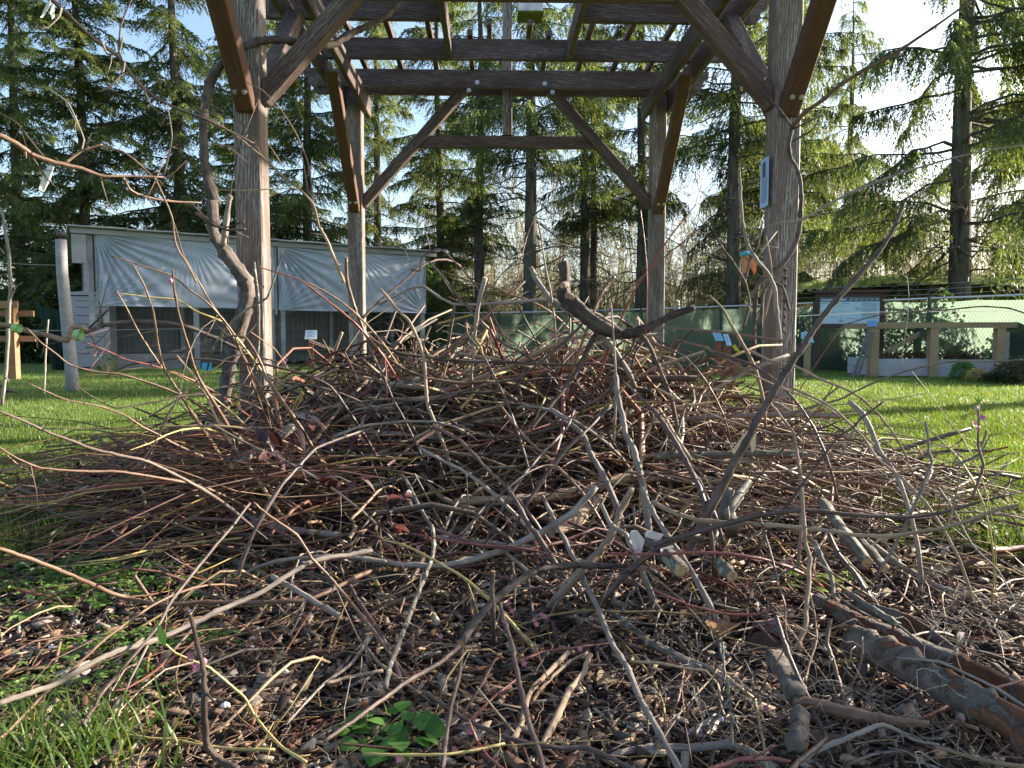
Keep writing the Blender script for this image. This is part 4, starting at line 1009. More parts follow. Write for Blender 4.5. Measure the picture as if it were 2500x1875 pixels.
# zone | x y pairs | depth | width | bark | cuts | label
T = """
Z5|1220 380 1260 460 1330 560 1450 640 1560 708|3.15,2.95|30,36|grey|s|pale grey cane curving down into the gnarled stub at the middle of the heap
Z5|310 600 480 510 570 490 680 560 760 595 900 600 1100 585 1290 570|3.5,3.2|16,24|grey||smooth grey cane arching left from the gnarled stub
Z5|200 690 330 560 430 480 530 390|3.4,3.6|20,14|dark||dark cane slanting up in front of the left rear pergola post
Z5|500 385 550 395 570 310 650 265 700 280 760 340 830 410|3.6,3.4|14,12|orange||thin orange cane arched over the shed end
Z5|610 345 700 440 790 560 900 680 1050 830 1160 885|3.5,3.1|12,18|purple||thin purplish cane descending right from the shed corner
Z5|680 395 800 440 900 475 1000 500 1100 540 1195 568|3.3,3.3|12,15|orange||lit orange-brown cane just above the smooth grey one
Z5|1095 530 1135 450 1152 365|3.3,3.3|12,8|red||short red side shoot pointing up beside the centre trunks
Z5|945 440 912 560 893 680 875 850|3.0,3.1|30,20|grey|s|weathered silvery stick standing upright left of centre
Z5|112 318 115 450 150 580 190 690 240 800 330 900 450 980 600 1040 800 1070 960 1060|2.7,2.9|26,22|orange|s|reddish brown cane with a cut top sweeping down right from the left side
Z5|315 505 430 640 490 700 550 830 580 940 590 1100 600 1200 645 1310|2.9,2.75|20,26|tan|s|greyish tan cane bending down left of centre
Z5|0 570 100 660 220 760 300 830 430 890 620 920 850 940 1100 945 1350 960 1620 955|3.0,3.1|22,18|dark||long dark cane running level across the heap
Z5|1620 750 1560 870 1500 1000 1380 1150 1280 1270 1215 1345|2.95,2.7|34,24|dark|e|dark furrowed cane running down left from under the gnarled stub
Z5|1540 705 1400 840 1270 950 1150 1040 1000 1070 850 1110 690 1145|2.9,2.8|24,16|purple||purplish cane curving left from the gnarled stub
Z5|1880 770 1930 850 1980 960 2020 1052|2.85,2.8|30,24|dark||thick dark leg hanging from the right arm of the stub
Z5|1862 765 1812 880 1735 955|2.85,2.9|24,16|dark||thinner dark leg forking from the right arm of the stub
Z5|1700 590 1712 750 1722 900 1727 1020|2.8,2.75|10,18|grey||thin upright grey cane in front of the stub
Z5|1727 1025 1740 1150 1770 1280 1790 1385 1830 1450 1862 1560 1892 1690|2.7,2.45|34,42|grey||stout pale grey cane running down from the knot right of centre
Z5|1727 1035 1690 1110 1600 1180 1480 1230|2.7,2.75|26,22|purple||purple-brown cane leaving the knot to the left
Z5|1478 1232 1460 1300 1250 1370 1080 1395 950 1390 850 1360 735 1300|2.7,2.75|26,22|purple|e|purple-brown cane sagging across the centre of the heap
Z5|1700 1200 1560 1350 1440 1460 1290 1650|2.65,2.3|20,26|purple||straight purple cane slanting down left, right of centre
Z5|1480 1235 1440 1330 1380 1400 1280 1500 1170 1630|2.65,2.3|18,24|purple||purple cane running parallel to the straight one on its left
Z5|1770 1060 1900 1180 1970 1250 2050 1370 2110 1480 2230 1660|2.7,2.3|18,28|purple||reddish purple cane descending right from the knot
Z5|1980 1255 1930 1340 1880 1440 1880 1535|2.6,2.55|24,18|tan||short peeled tan cane hanging right of the knot
Z5|1340 1230 1430 1290 1530 1380 1580 1500 1650 1620|2.7,2.5|30,36|grey||grey cane bending down just left of the stout one
Z5|1140 1222 1180 1208 1260 1215 1345 1238|2.72,2.7|26,22|grey|s|short grey cane end lying level at the heap centre
Z5|380 1160 450 1180 650 1172 840 1130 1000 1120 1180 1060|2.85,2.9|18,14|dark||thin dark cane lying level left of centre
Z5|1038 1205 1130 1330 1200 1410 1300 1500 1460 1650|2.65,2.35|18,22|orange|s|orange-brown cane with a cut tip slanting down right
Z5|635 1330 800 1420 950 1580 1060 1680|2.6,2.3|28,22|orange|s|brown cane slanting down right from the dark hollow
Z5|-20 1415 200 1330 450 1300 630 1302|2.5,2.65|24,18|grey||grey-brown cane rising gently from the left edge of the heap
Z5|550 1458 680 1530 800 1590 920 1670|2.5,2.35|22,26|grey||pale grey cane below the dark hollow
Z5|1722 430 1660 500 1595 645|3.0,2.95|26,18|orange|s|cut orange-brown cane standing to the right of the gnarled stub
Z5|830 690 842 780 930 900 990 1010 1060 1150 1105 1260|3.0,2.7|12,20|purple||slender purple cane falling right from the left of the stick
Z5|210 720 270 900 330 1020 390 1160 440 1250|2.8,2.7|20,14|purple||purplish cane falling from the cut reddish one
Z5|2215 -10 2050 200 1950 350 1850 500 1780 640 1735 740|2.7,2.9|8,16|red||long red shoot leaning right past the rear post
Z5|2215 155 2050 290 1900 420 1790 520|2.7,2.8|7,10|red||thinner red shoot branching to the right of the long one
Z5|1878 30 1900 200 1912 345|2.75,2.75|6,9|red||short red shoot pointing straight up by the right rear post
Z5|1262 95 1290 260 1302 350 1332 500|2.9,3.0|10,16|grey||pale thin shoot rising in front of the central tree trunk
Z5|985 500 1040 420 1112 350|3.2,3.2|10,6|dark||fine dark twig pointing up right above the grey cane
Z5|1785 985 1900 920 1975 878|3.3,3.4|26,30|tan|e|pale peeled stick lying high at the right of centre
Z5|1665 880 1400 870 1200 880 1000 930 830 1000|3.5,3.3|14,12|tan||thin tan cane running level behind the heap top
Z6|1492 -10 1440 120 1390 210 1350 270 1250 390 1150 500 1070 590 980 700 900 830 830 930 740 1070 690 1160 610 1290 560 1400 470 1560 400 1690|2.1,1.95|22,40,50|dark|s|long straight dark purple cane leaning right across the information board
Z6|2230 928 2000 940 1800 940 1650 960 1500 1000 1350 1050 1200 1120 1100 1170 950 1205|1.9,2.5|10,16|grey||long thin arching cane reaching to the right edge over the lawn
Z6|2230 655 2120 620 1950 610 1750 630 1550 640 1400 650 1300 670 1200 700 1130 720 1090 770|3.8,3.9|13,8|orange||trained thin branch reaching in from the right before the compost bins
Z6|1500 1000 1477 900 1495 810|2.0,2.0|6,4|grey||fine upright twig on the long arching cane
Z6|1372 1180 1250 1270 1180 1340 1090 1400 1000 1520 880 1680|2.1,2.0|14,22|dark||dark budded shoot pointing up right over the lawn
Z6|1072 1070 1000 1200 920 1290 860 1370 825 1405|2.3,2.3|9,16|orange|s|short reddish cane pointing up right beside the green leaves
Z6|1160 1180 1240 1250 1310 1390 1350 1490 1400 1550 1460 1660|2.25,2.05|34,26|grey||thick grey cane bending down at the right flank of the heap
Z6|1440 1210 1600 1310 1700 1400 1820 1520 1910 1660|1.9,1.7|8,14|yellow||thin yellowish cane crossing the right lawn
Z6|1540 1000 1650 1140 1750 1280 1840 1392|1.9,1.7|5,8|yellow||fine drooping green twig over the right lawn
Z6|1840 1392 1812 1480 1830 1600 1815 1700|1.7,1.65|5,9|tan||fine twig under the tip of the drooping green one
Z6|1620 1300 1635 1380 1640 1480 1660 1540 1630 1620 1600 1700|1.8,1.75|16,24|grey|s|stubby grey spur standing on the right lawn edge
Z6|1650 1560 1500 1610 1400 1530 1250 1440|1.9,2.1|10,12|purple||thin purple twig behind the grey spur
Z6|-20 830 160 900 240 975|2.9,2.8|18,14|orange||lit orange cane at the foot of the right rear post
Z6|530 860 700 940 850 975 1000 1050 1150 1110 1240 1165|2.8,2.4|20,16|tan||tan cane slanting right before the front right post
Z6|360 885 500 930 600 970 700 1040 800 1130 870 1210|2.8,2.5|24,18|purple||purplish cane slanting down to the right post foot
Z6|0 1505 200 1500 400 1500 600 1490 945 1500|2.55,2.5|44,36|lichen|e|thick straight grey cane lying level at the right of the heap
Z6|-10 1228 100 1390 180 1530 260 1690|2.5,2.1|26,30|purple||purple cane crossing down right over the thick level one
Z6|690 1190 760 1280 830 1370 850 1500 868 1620|2.4,2.2|18,26|tan||tan cane dropping at the right flank of the heap
Z6|330 550 400 620 470 745 560 900|2.8,2.75|16,26|tan|s|split tan cane standing before the right post
Z6|820 1100 1000 1180 1100 1250 1250 1400 1330 1520 1480 1640|2.3,1.95|16,22|tan||tan cane fanning out at the right flank toward the lawn
Z6|560 1010 760 1100 960 1180 1160 1300|2.5,2.3|12,14|tan||thin tan cane spreading right above the lily leaves
Z6|0 1100 200 1200 420 1290 700 1370 1000 1390 1300 1370|2.6,2.2|18,10|tan||long thin cane running right and level over the lily leaves
Z4|668 308 790 345 930 390 1040 430 1150 520 1260 600 1340 690 1400 770 1440 870 1475 965|2.3,2.6|10,20|orange||long brown shoot arching left across the plastic sheet
Z4|790 345 860 470 920 640 940 780 960 900 1000 1010 1070 1120|2.25,2.4|12,22|orange||lit orange shoot rising to meet the long arching one
Z4|1036 392 1040 470 1060 600 1090 720 1130 850 1160 960 1195 1045 1245 1125|2.1,2.3|16,28|orange||sturdy orange-brown shoot with a pink bud at its side
Z4|700 515 760 620 830 760 900 870 960 960 1020 1040 1085 1135|2.3,2.5|9,18|tan||thin pale shoot rising left of the orange ones
Z4|705 530 860 550 1060 570 1180 640 1330 700 1410 785|2.4,2.6|10,18|yellow||yellowish shoot running level then down before the plastic sheet
Z4|1000 -10 1060 160 1100 300 1180 440 1260 580 1340 700 1400 800 1460 910|2.3,2.6|8,20|orange||tall shoot rising past the vine trunk at the left
Z4|160 740 250 830 330 890 420 960 560 1000 720 1015 900 1070 1060 1130 1160 1180 1300 1290 1440 1400|2.1,2.5|14,24|orange||long pinkish brown cane sweeping in from the grey post
Z4|505 823 650 880 760 930 900 960|2.3,2.4|9,14|red||red thin shoot pointing left over the lawn
Z4|475 1025 650 1020 750 990 880 980 990 990 1090 1035|2.3,2.4|10,16|yellow||yellow shoot arching level over the left lawn
Z4|640 1030 770 960 940 940 1060 920 1270 930 1420 950 1600 960 1800 1010 1970 1080 2060 1190|2.4,2.6|14,24|purple||long pinkish cane running level past the left post foot
Z4|165 1068 300 1130 400 1170 600 1210 740 1260 850 1330 950 1380 1040 1430 1210 1510|1.9,2.3|10,24|orange||brown cane with a curled tip over the left lawn
Z4|440 1063 520 1130 620 1190 700 1220 800 1205 950 1180 1070 1150|2.1,2.3|10,16|dark||dark kinked twig over the left lawn
Z4|-20 1232 150 1300 300 1370 440 1420 540 1460 700 1500 850 1530 950 1570 1060 1625 1200 1700|1.6,2.0|20,34|purple||thick purple cane coming in from the left edge over the lawn
Z4|-20 1445 100 1520 250 1580 500 1600 700 1600 900 1630 1110 1665|1.7,2.1|16,26|orange||long orange-brown cane lying low over the left lawn
Z4|1540 370 1640 400 1800 450 1920 540 2060 650 2130 710|2.5,2.6|10,18|red||reddish cane in front of the left post and plastic sheet
Z4|1840 465 1950 520 2030 570|2.6,2.6|14,18|tan|s|tan cut cane tip beside the left rear post
Z4|1330 800 1380 785 1470 795 1530 880 1570 960 1600 1040 1650 1110|2.5,2.5|16,30|orange||knobbly brown cane bent over in front of the left post
Z4|1060 905 1140 1000 1190 1060 1250 1170 1300 1290 1380 1420 1460 1530|2.4,2.4|18,26|tan||pale tan cane running down to the left flank of the heap
Z4|1705 260 1640 460 1600 560 1480 630|2.8,2.8|14,22|lichen||lichen grey stick leaning on the left post
Z4|1490 890 1360 920 1320 960 1200 1040|2.3,2.3|12,16|tan||short pale forked cane before the left post
Z4|965 1332 1100 1330 1290 1325|2.3,2.35|22,20|tan|s|short level pale cane with a cut end over the lawn
Z4|780 1472 900 1430 1000 1380 1090 1350|2.0,2.2|9,13|yellow||short yellow twig over the lawn near the heap
Z4|2230 1340 2050 1400 1900 1460 1800 1560 1690 1680|2.5,2.1|20,32|purple||dark purple cane bowing down left beside the purple leaves
Z4|1300 1010 1560 1000 1700 1060 1900 1090|2.6,2.7|12,14|dark||thin dark cane behind the left post foot
Z4|1240 1300 1500 1440 1720 1540 1900 1640|2.3,2.2|14,18|grey||grey cane under the purple leaves
Z4|770 1610 880 1500 1000 1300 1080 1130 1100 1010|2.0,2.1|10,8|purple||thin upright purple shoot among the left canes
B1|1160 -30 1300 40 1420 120 1600 190 1800 240 2050 262|a|34,40|grey||thick grey cane lying down right across the left mulch
B1|-20 338 200 410 400 490 560 560 700 620 900 670 1000 680 1200 665 1400 665 1600 665 1850 650 2050 560 2130 515|1.45,1.9,2.15|24,30|orange||long orange-brown cane crossing the weeds at the left
B1|-20 0 200 80 380 150 550 190 700 200 900 210 1100 230 1400 255 1700 268 1900 240|a|14,22|purple||long thin purple cane lying across the lit grass at the left
B1|1520 65 1620 150 1780 260 1870 400 2000 540 2100 660 2230 820|1.7,1.8|18,26|orange||dark orange cane slanting down right through the left mulch
B1|1500 70 1400 200 1290 330 1200 440 1080 590 1020 670 960 790 850 930 700 1100 600 1230 500 1400|1.75,1.25|20,28|purple||straight purple cane slanting down left over the weeds
B1|2230 350 2100 380 1950 400 1850 430 1700 520 1560 610 1400 680 1300 720 1100 820 900 900 700 960 550 1030 430 1100 300 1170 150 1220 -20 1275|1.9,1.5,1.2|30,40|grey||long thick grey-brown cane bending from centre to the left edge
B1|960 880 1040 960 1120 1000 1260 1060 1370 1150 1470 1240 1520 1330 1600 1440 1700 1540 1840 1625|1.15,1.25|14,26|yellow||green peach twig carrying pink blossom in front of the dark stub
B1|750 1455 900 1480 1050 1490 1200 1520 1400 1545 1650 1550|a|16,26|yellow||yellow-green cane lying near the bottom edge
B1|2230 870 2100 1040 1950 1150 1850 1250 1715 1400|a|28,14|grey||tan frayed cane slanting down left near the bottom
B1|-20 1500 120 1370 260 1220 380 1120 540 970 640 880 800 760 920 680|1.2,1.5|26,18|orange||reddish brown cane rising right from the bottom left corner
B1|865 400 1000 480 1100 550 1250 620 1430 662|a|18,22|purple||short purple-grey cane among the weeds
B1|1638 510 1760 580 1900 670 2040 745|1.75,1.65|30,40|grey|se|short thick grey cane with both ends cut
B1|1080 948 1300 890 1550 830 1720 785|a|24,14|orange||orange split cane on the mulch behind the dark stub
B1|355 1190 600 1210 760 1180 900 1100 1045 985|a|10,16|red||thin bent red cane on the mulch
B1|860 165 1000 330 1180 490 1330 600|a|12,16|red||thin red cane beside the weeds
B1|980 280 1300 300 1600 330 1900 300 2200 230|a|14,18|orange||low brown cane at the foot of the left flank
B1|220 460 600 430 900 370 1150 310 1450 280|a|12,18|yellow||long yellow cane lying level over the weeds at the left
B1|450 430 700 400 1000 320 1250 250 1500 200|a|12,18|yellow||second yellow cane lying just above the other over the weeds
B2|350 1175 370 1060 430 900 510 700 590 490 632 380 632 230 565 120 495 -20|1.6,1.9,2.3|34,22|lichen||grey-green cane standing in the left part of the front mulch
B2|120 540 180 650 280 800 350 920 400 1020 435 1130|a|24,34|purple||dark curved cane crossing behind the grey-green one
B2|630 268 800 290 1000 310 1150 330 1290 342|a|28,32|grey|s|grey cane lying level with a cut left end
B2|1290 30 1360 170 1430 310 1500 440 1560 580 1620 700 1700 900 1800 1060 1870 1230 1990 1450 2120 1680|2.3,1.7,1.2|26,34,42|grey||long straight silvery cane running down to the bottom right of centre
B2|1610 -30 1480 120 1340 210 1230 270 1080 340 900 400 720 440 560 445 400 430 200 400 -20 388|2.1,2.0|40,44,22|grey||large smoothly curved grey cane bowing through the middle
B2|800 915 900 760 1000 650 1100 570 1200 500 1290 460 1500 440 1700 445 1850 452|1.55,1.7,1.9|50,46,34|vine|s|stout brown cane with a pale cut end arching in the front centre
B2|790 930 700 1010 640 1050 480 1140 300 1270 150 1380 -20 1500|1.5,1.3|34,24|purple||purple-brown cane running down left from the stout cut one
B2|992 482 985 580 988 665|1.62,1.62|30,34|dark|s|short upright stub with a pale ring on the stout front cane
B2|808 950 790 1100 740 1300 710 1480 688 1690|1.5,1.15|22,30|purple||dark cane running straight down from the pale cut end
B2|1035 670 1060 780 1100 900 1130 1060 1160 1200 1210 1400 1260 1540 1300 1690|1.6,1.15|26,40|purple||knobbly purple cane running down the front centre
B2|325 288 450 320 600 390 740 470 860 550 965 645|1.85,1.65|14,24|yellow||yellow budded cane slanting down right in the front centre
B2|1055 735 1150 840 1245 925|a|20,18|yellow||short yellow cane end right of the knobbly purple one
B2|225 1572 400 1580 700 1580 900 1550 1060 1515|1.2,1.25|20,26|yellow||green-yellow cane lying over the round leaved plant
B2|1440 968 1350 1060 1240 1170 1200 1240 1160 1400 1105 1490|a|30,38|tan||lit tan cane lying in the front centre
B2|1572 978 1540 1080 1460 1180 1410 1280 1340 1420 1295 1530|a|34,50|tan||thicker lit tan cane beside the other in the front centre
B2|1560 965 1440 1030 1300 1160 1230 1260|a|24,28|tan||third tan cane converging on the lit pair
B2|1140 1022 1300 960 1500 935 1710 908|a|20,16|red||bright red twig lying level in the front centre
B2|500 250 700 290 900 320 1110 332|1.9,1.85|10,16|red||thin red twig over the level grey cane
B2|1130 1130 1000 1230 850 1375|a|16,20|red||red twig slanting down left at the front
B2|845 1370 900 1500 960 1590 1070 1680|1.15,1.1|20,26|red||dark red budded twig at the bottom edge
B2|575 1200 800 1350 1000 1450 1200 1510 1400 1540 1560 1540 1700 1600 1850 1680|1.3,1.1|24,34|purple||long grey-purple cane lying near the bottom centre
B2|1680 715 1800 800 1950 920 2100 1000 2230 1065|a|40,50|lichen||lichened grey branch lying in the right front mulch
B2|1075 -20 1150 90 1200 190 1245 250|2.1,2.0|24,36|purple||purple cane dropping onto the large curved one
B2|2230 262 2050 300 1950 370 1850 440 1775 510|1.85,1.8|34,42|purple||purple cane descending left at the plastic tags
B2|1680 372 2000 375 2230 364|1.8,1.75|18,24|red||red cane lying level under the plastic tags
B2|1550 520 1750 530 1900 580 2230 665|a|24,30|purple||brownish cane running right from the stout front cane
B2|1640 70 1700 200 1790 260 1832 370 1855 415|1.9,1.85|26,34|grey||grey cane dropping past the white plastic tag
B2|1825 -20 1750 130 1700 270 1640 350 1575 415|2.0,1.9|40,52|tan||peeled tan cane lit beside the plastic tags
B2|1885 -20 1960 140 2050 280 2175 465|2.0,1.8|30,34|grey||silvery grey cane slanting down right past the tags
B2|470 1270 580 1370 650 1430|a|16,12|grey||little grey stick end lying near the bottom
B2|0 1160 100 1030 250 870|a|30,22|vine||frayed brown cane at the left of the front centre
B2|0 1150 150 1110 330 1075|a|26,28|tan||short pale orange cane left of the front centre
B2|780 270 880 170 1000 60 1080 -20|2.0,2.1|22,14|purple||purplish cane slanting up right over the level grey one
B3|-20 62 100 120 250 170 500 190 800 210 1000 230 1200 260 1400 270 1600 240 1750 215 1900 165 2050 110 2180 78|1.9,1.55|30,26,18|tan||long smooth tan cane sagging to the right over the log ends
B3|-20 325 150 270 400 200 600 150 850 110 1000 120 1200 140 1500 155 1700 130 1950 60 2120 20|1.8,1.7|36,28,14|purple||long purple-brown cane crossing to the right above the logs
B3|880 -20 890 150 900 300 925 400 920 550 905 700 905 800 845 945|1.7,1.45|22,32|tan||upright jointed tan cane in front of the right logs
B3|730 545 760 620 780 700 780 800 795 910|1.6,1.5|14,18|red||thick budded red twig hanging beside the jointed cane
B3|-20 590 200 680 400 730 600 740 740 695|1.65,1.6|16,22|red||purplish red twig sweeping level toward the jointed cane
B3|1040 255 1100 380 1200 500 1300 660|1.75,1.6|26,34|purple||purplish cane slanting down to the fallen log
B3|950 300 1010 420 1060 520 1070 640|1.8,1.65|36,24|lichen||grey forked branch hanging above the fallen logs
B3|1280 300 1450 430 1600 520 1700 570 1900 640 2240 725|a|40,26|grey||long pale branch running right to the picture edge
B3|1350 420 1700 600 1900 700 2240 815|a|20,22|purple||thin purple branch below the long pale one at the right
B3|1060 200 1300 420 1500 640 1750 860|a|12,16|purple||thin purple cane slanting down right over the mulch
B3|1700 -20 1800 130 1900 320 2060 480 2180 700|1.8,1.5|18,10|grey||thin grey shoot crossing the grass edge at the right
B3|725 750 780 930 860 1120 940 1290 1000 1430 1022 1485 950 1550 860 1620 800 1690|1.35,1.1|26,38|purple||dark bent cane reaching down to the bottom edge right of centre
B3|1052 765 1030 900 1060 1000 1100 1130 1145 1300|1.4,1.3|24,32|orange||orange-brown root-like cane hanging between the logs
B3|930 620 960 760 965 900 920 1040 900 1140|1.5,1.35|12,20|tan||thin wavy tan stem left of the orange-brown one
B3|1240 870 1240 1000 1180 1160 1080 1240|1.35,1.3|14,22|orange||small orange stem curling between the logs
B3|2230 1128 2000 1190 1850 1230 1750 1290 1590 1365|1.3,1.25|20,26|red||pinkish red twig lying over the big log at the right
B3|405 905 410 1050 440 1200 455 1350 462 1530|1.35,1.2|20,26|lichen||greenish grey stem standing in the right front mulch
B3|-20 900 150 990 300 1050 450 1150 580 1200|a|34,26|grey||grey branch lying toward the torn stick
B3|300 1680 500 1610 700 1600 810 1625|1.1,1.1|32,28|red||red-brown cane at the bottom edge right of centre
B3|1170 615 1300 700 1440 795|1.45,1.35|34,44|lichen|s|grey-green stick lying on the upper log
B3|-20 460 200 500 480 560 740 540|a|18,16|red||reddish twig lying level left of the jointed cane
B3|60 800 150 900 280 1080 380 1250 430 1400|a|20,24|purple||dark red-brown cane in the right front mulch
B3|620 130 700 400 740 560|1.8,1.65|16,20|purple||budded twig hanging below the long purple-brown cane
B3|330 400 560 660 800 930|a|12,14|purple||fine purple twig crossing behind the jointed cane
B3|1280 1430 1480 1350 1650 1280|a|22,12|orange||reddish splinter lying behind the torn stick
B2|1430 640 1500 790 1560 880 1640 960 1750 1100|a|24,16|purple||lit pink-brown budded twig pair end by the silvery cane
B2|140 170 300 0|2.1,2.3|22,16|tan||tan cane rising right above the left mulch
B2|1180 360 1200 500 1220 640 1240 800|a|18,22|purple||reddish budded cane hanging in the front centre
"""
CANES = {}
for ln in T.strip().splitlines():
    z, c, d, wd, mt, cu, lb = ln.split('|')
    if z == 'Z4': wd = ','.join(str(.86 * float(q)) for q in wd.split(','))
    o, P_, r_ = add_cane(zz(z, c), d, wd, mt, lb, cu, 'twig' if max(float(q) for q in wd.split(',')) < 17 else 'pruned_cane', spurs=4, cat='branch', gnarl=.0, dive=z in ('Z4', 'Z5', 'Z6') or (z in ('B1', 'B2') and d != 'a'))
    CANES[lb] = (o, P_, r_)

# the old gnarled stub
st, P_, r_ = add_cane(zz('Z5', '1418 352 1426 450 1418 540 1450 580 1490 610 1560 675 1620 722 1700 760 1780 772 1850 765 1960 720 2060 665 2200 618'),
    '2.95,2.85,2.9', '64,76,104,84,72,66,56,46,34', 'old', 'gnarled dark vine stub with a pale cut top rising from the middle of the heap', 's', 'vine_stub', .35, 0, seg=14)
def stub(pts, d, wd, mat, par, cuts='e'):
    o, _, _ = add_cane(pts, d, wd, mat, '', cuts, 'side_stub', .1, 0, parent=par); return o
stub(zz('Z5', '1432 480 1416 482 1408 484'), '2.83,2.80', '44,38', 'grey', st)
stub(zz('Z5', '1440 545 1452 548 1466 555'), '2.82,2.78', '46,34', 'tan', st)
stub(zz('Z5', '1400 470 1375 480 1358 498'), '2.92,2.92', '18,5', 'dark', st, '')
stub(zz('Z5', '2090 660 2095 610 2098 575'), '2.9,2.9', '44,26', 'grey', st, '')
stub(zz('Z5', '1850 750 1862 715 1860 690'), '2.88,2.88', '26,24', 'tan', st)

# dark stub close to the camera, bottom left
add_cane(zz('B1', '1142 740 1170 850 1190 950 1220 1060 1225 1200 1230 1400 1240 1520 1290 1590 1420 1670'), '1.08,1.05,1.1', '26,30,40,44,50', 'dark',
         'dark cut stub standing upright close to the camera at the lower left', 's', 'pruned_cane', .06, 2)
# tan log with torn grain through the middle
add_cane(zz('B2', '765 66 900 55 1100 52 1300 35 1480 0 1640 -40 1800 -80 2000 -92 2200 -70 2500 -60'), 'a', '54,60,58,44', 'tan',
         'long tan log with a pale cut end lying level through the middle of the heap', 's', 'log', .12, 0, cat='log', seg=12)

# ---- logs at the right
LOGB = timber_mat('log_bark_placeholder', (.1,.07,.05), (.2,.15,.1), (.3,.3,.3))
m, nt, b, out = new_mat('flaking_log_bark')
tc = nd(nt, "ShaderNodeTexCoord"); n1 = noise(nt, 7, tc.outputs['Object'], 5, .7, dist=1.2); n2 = noise(nt, 34, tc.outputs['Object'], 5, .75); n3 = noise(nt, 1, tc.outputs['UV'], 5, .7, (7, 9, 1))
c = ramp(nt, n2, [(.3, (.05,.042,.036)), (.55, (.125,.108,.092)), (.75, (.22,.20,.17))])
c2 = ramp(nt, n3, [(.3, (.050,.020,.011)), (.55, (.135,.060,.030)), (.75, (.24,.125,.065))])
c = mix(nt, ramp(nt, n1, [(.50, (0,0,0)), (.545, (1,1,1))]), c, c2)
nt.links.new(c, b.inputs['Base Color']); b.inputs['Roughness'].default_value = .9
hm = mix(nt, .5, ramp(nt, n1, [(.50, (1,1,1)), (.545, (0,0,0))]), n2); bump(nt, b, hm, .9, .012); BK['log'] = m
def log(zs, pts, d, wd, label, cuts='', mat='log', g=.16, name='log'):
    return add_cane(zz(zs, pts), d, wd, mat, label, cuts, name, g, 0, cat='log', seg=18)
log('B3', '1200 900 1350 960 1500 1030 1700 1150 1900 1260 2100 1370 2400 1560', '1.50,1.22,1.05', '165,185,215', 'big flaking red-brown and grey log running out at the bottom right corner')
log('B3', '960 640 1150 745 1350 835 1550 930 1800 1030 2000 1120 2350 1300', '1.72,1.45,1.28', '70,120,130,120', 'upper flaking log lying beside the biggest one at the right')
log('B3', '1130 690 1300 710 1450 760 1640 850 1800 960', '1.80,1.55', '70,90,60', 'half buried reddish log behind the two flaking ones')
log('B3', '715 1000 790 1110 850 1230', '1.35,1.22', '120,125', 'short red-brown bark log standing on end in the right front mulch')
log('B3', '865 1330 860 1420 840 1530', '1.18,1.10', '105,115', 'short broken log stump at the bottom right of centre', 's')
log('B3', '830 1250 1000 1290 1200 1340 1400 1372 1640 1400', '1.22,1.14', '70,82,70,30', 'torn brown stick with a splintered pale tip at the lower right', '', 'orange')
log('B3', '-30 300 60 370 150 470', '1.90,1.75', '86,92', 'sawn log end facing the camera under the red cane', 'e', 'lichen')
log('B3', '380 430 460 508', '1.80,1.72', '70,74', 'second sawn log end right of the first one', 'e', 'lichen')
log('B3', '1000 60 1130 240 1200 330 1272 425', '2.1,1.80', '60,72', 'lichened grey log with a sawn orange end by the lawn', 'e', 'lichen')
log('B3', '1230 290 1330 400 1375 465', '1.95,1.78', '40,52', 'thinner grey log with a sawn orange end beside the lichened one', 'e', 'lichen')
log('B3', '440 0 420 120 470 230', '2.1,1.95', '70,110', 'mossy furry grey log end deep in the right flank', '', 'lichen', .3)
log('B3', '560 -60 480 60 420 160', '2.1,1.95', '46,60', 'pale lichen spotted branch over the mossy log', '', 'lichen', .1)
log('Z5', '1000 985 1080 960 1180 930 1260 900', '4.3,4.4', '40,44', 'pale log lying at the back of the heap', 's', 'tan')
log('Z5', '330 1110 480 1070 650 1060 800 1050', '3.3,3.5', '48,56', 'lichen covered blue grey log at the left rear of the heap', '', 'lichen', .2)
log('Z5', '1300 1040 1500 1045 1750 1045 2212 1040', '3.3,3.2', '28,34', 'dark level branch with a blue lichen patch at the top of the heap', '', 'dark')
log('B2', '1330 260 1460 200 1560 110 1640 40', 'a', '60,76,60', 'peeled orange tan wood lying in the shade near the centre', '', 'tan', .2)
log('Z4', '1390 1565 1500 1500 1640 1420 1760 1330', '2.35,2.6', '44,50', 'grey log end poking left from under the purple leaves', 's', 'lichen')
# roots
def root(zs, pts, d, wd, label, mat='grey', g=.15): return add_cane(zz(zs, pts), d, wd, mat, label, '', 'root', g, 4, cat='root')
root('B3', '-250 1580 -100 1545 0 1540 200 1540 430 1520 560 1560 700 1660', 'a', '40,54,50', 'thick grey root lying along the bottom right of centre')
root('B3', '880 1610 1000 1540 1200 1460 1350 1400 1450 1430 1550 1490 1700 1520', '1.12,1.15', '34,30,14', 'pale arched root beneath the torn stick')
root('B3', '1680 1530 1850 1580 2000 1620 2240 1660', '1.1,1.1', '22,30', 'tan root along the bottom right corner', 'tan')
root('B3', '1700 1700 1500 1560 1300 1580 1150 1640', 'a', '14,18', 'thin pale root in the tangle at the bottom right')
root('B3', '1450 1000 1700 1020 1900 1110 2060 1190 2240 1310', '1.32,1.2', '14,22', 'thin pale root lying along the top of the big log')

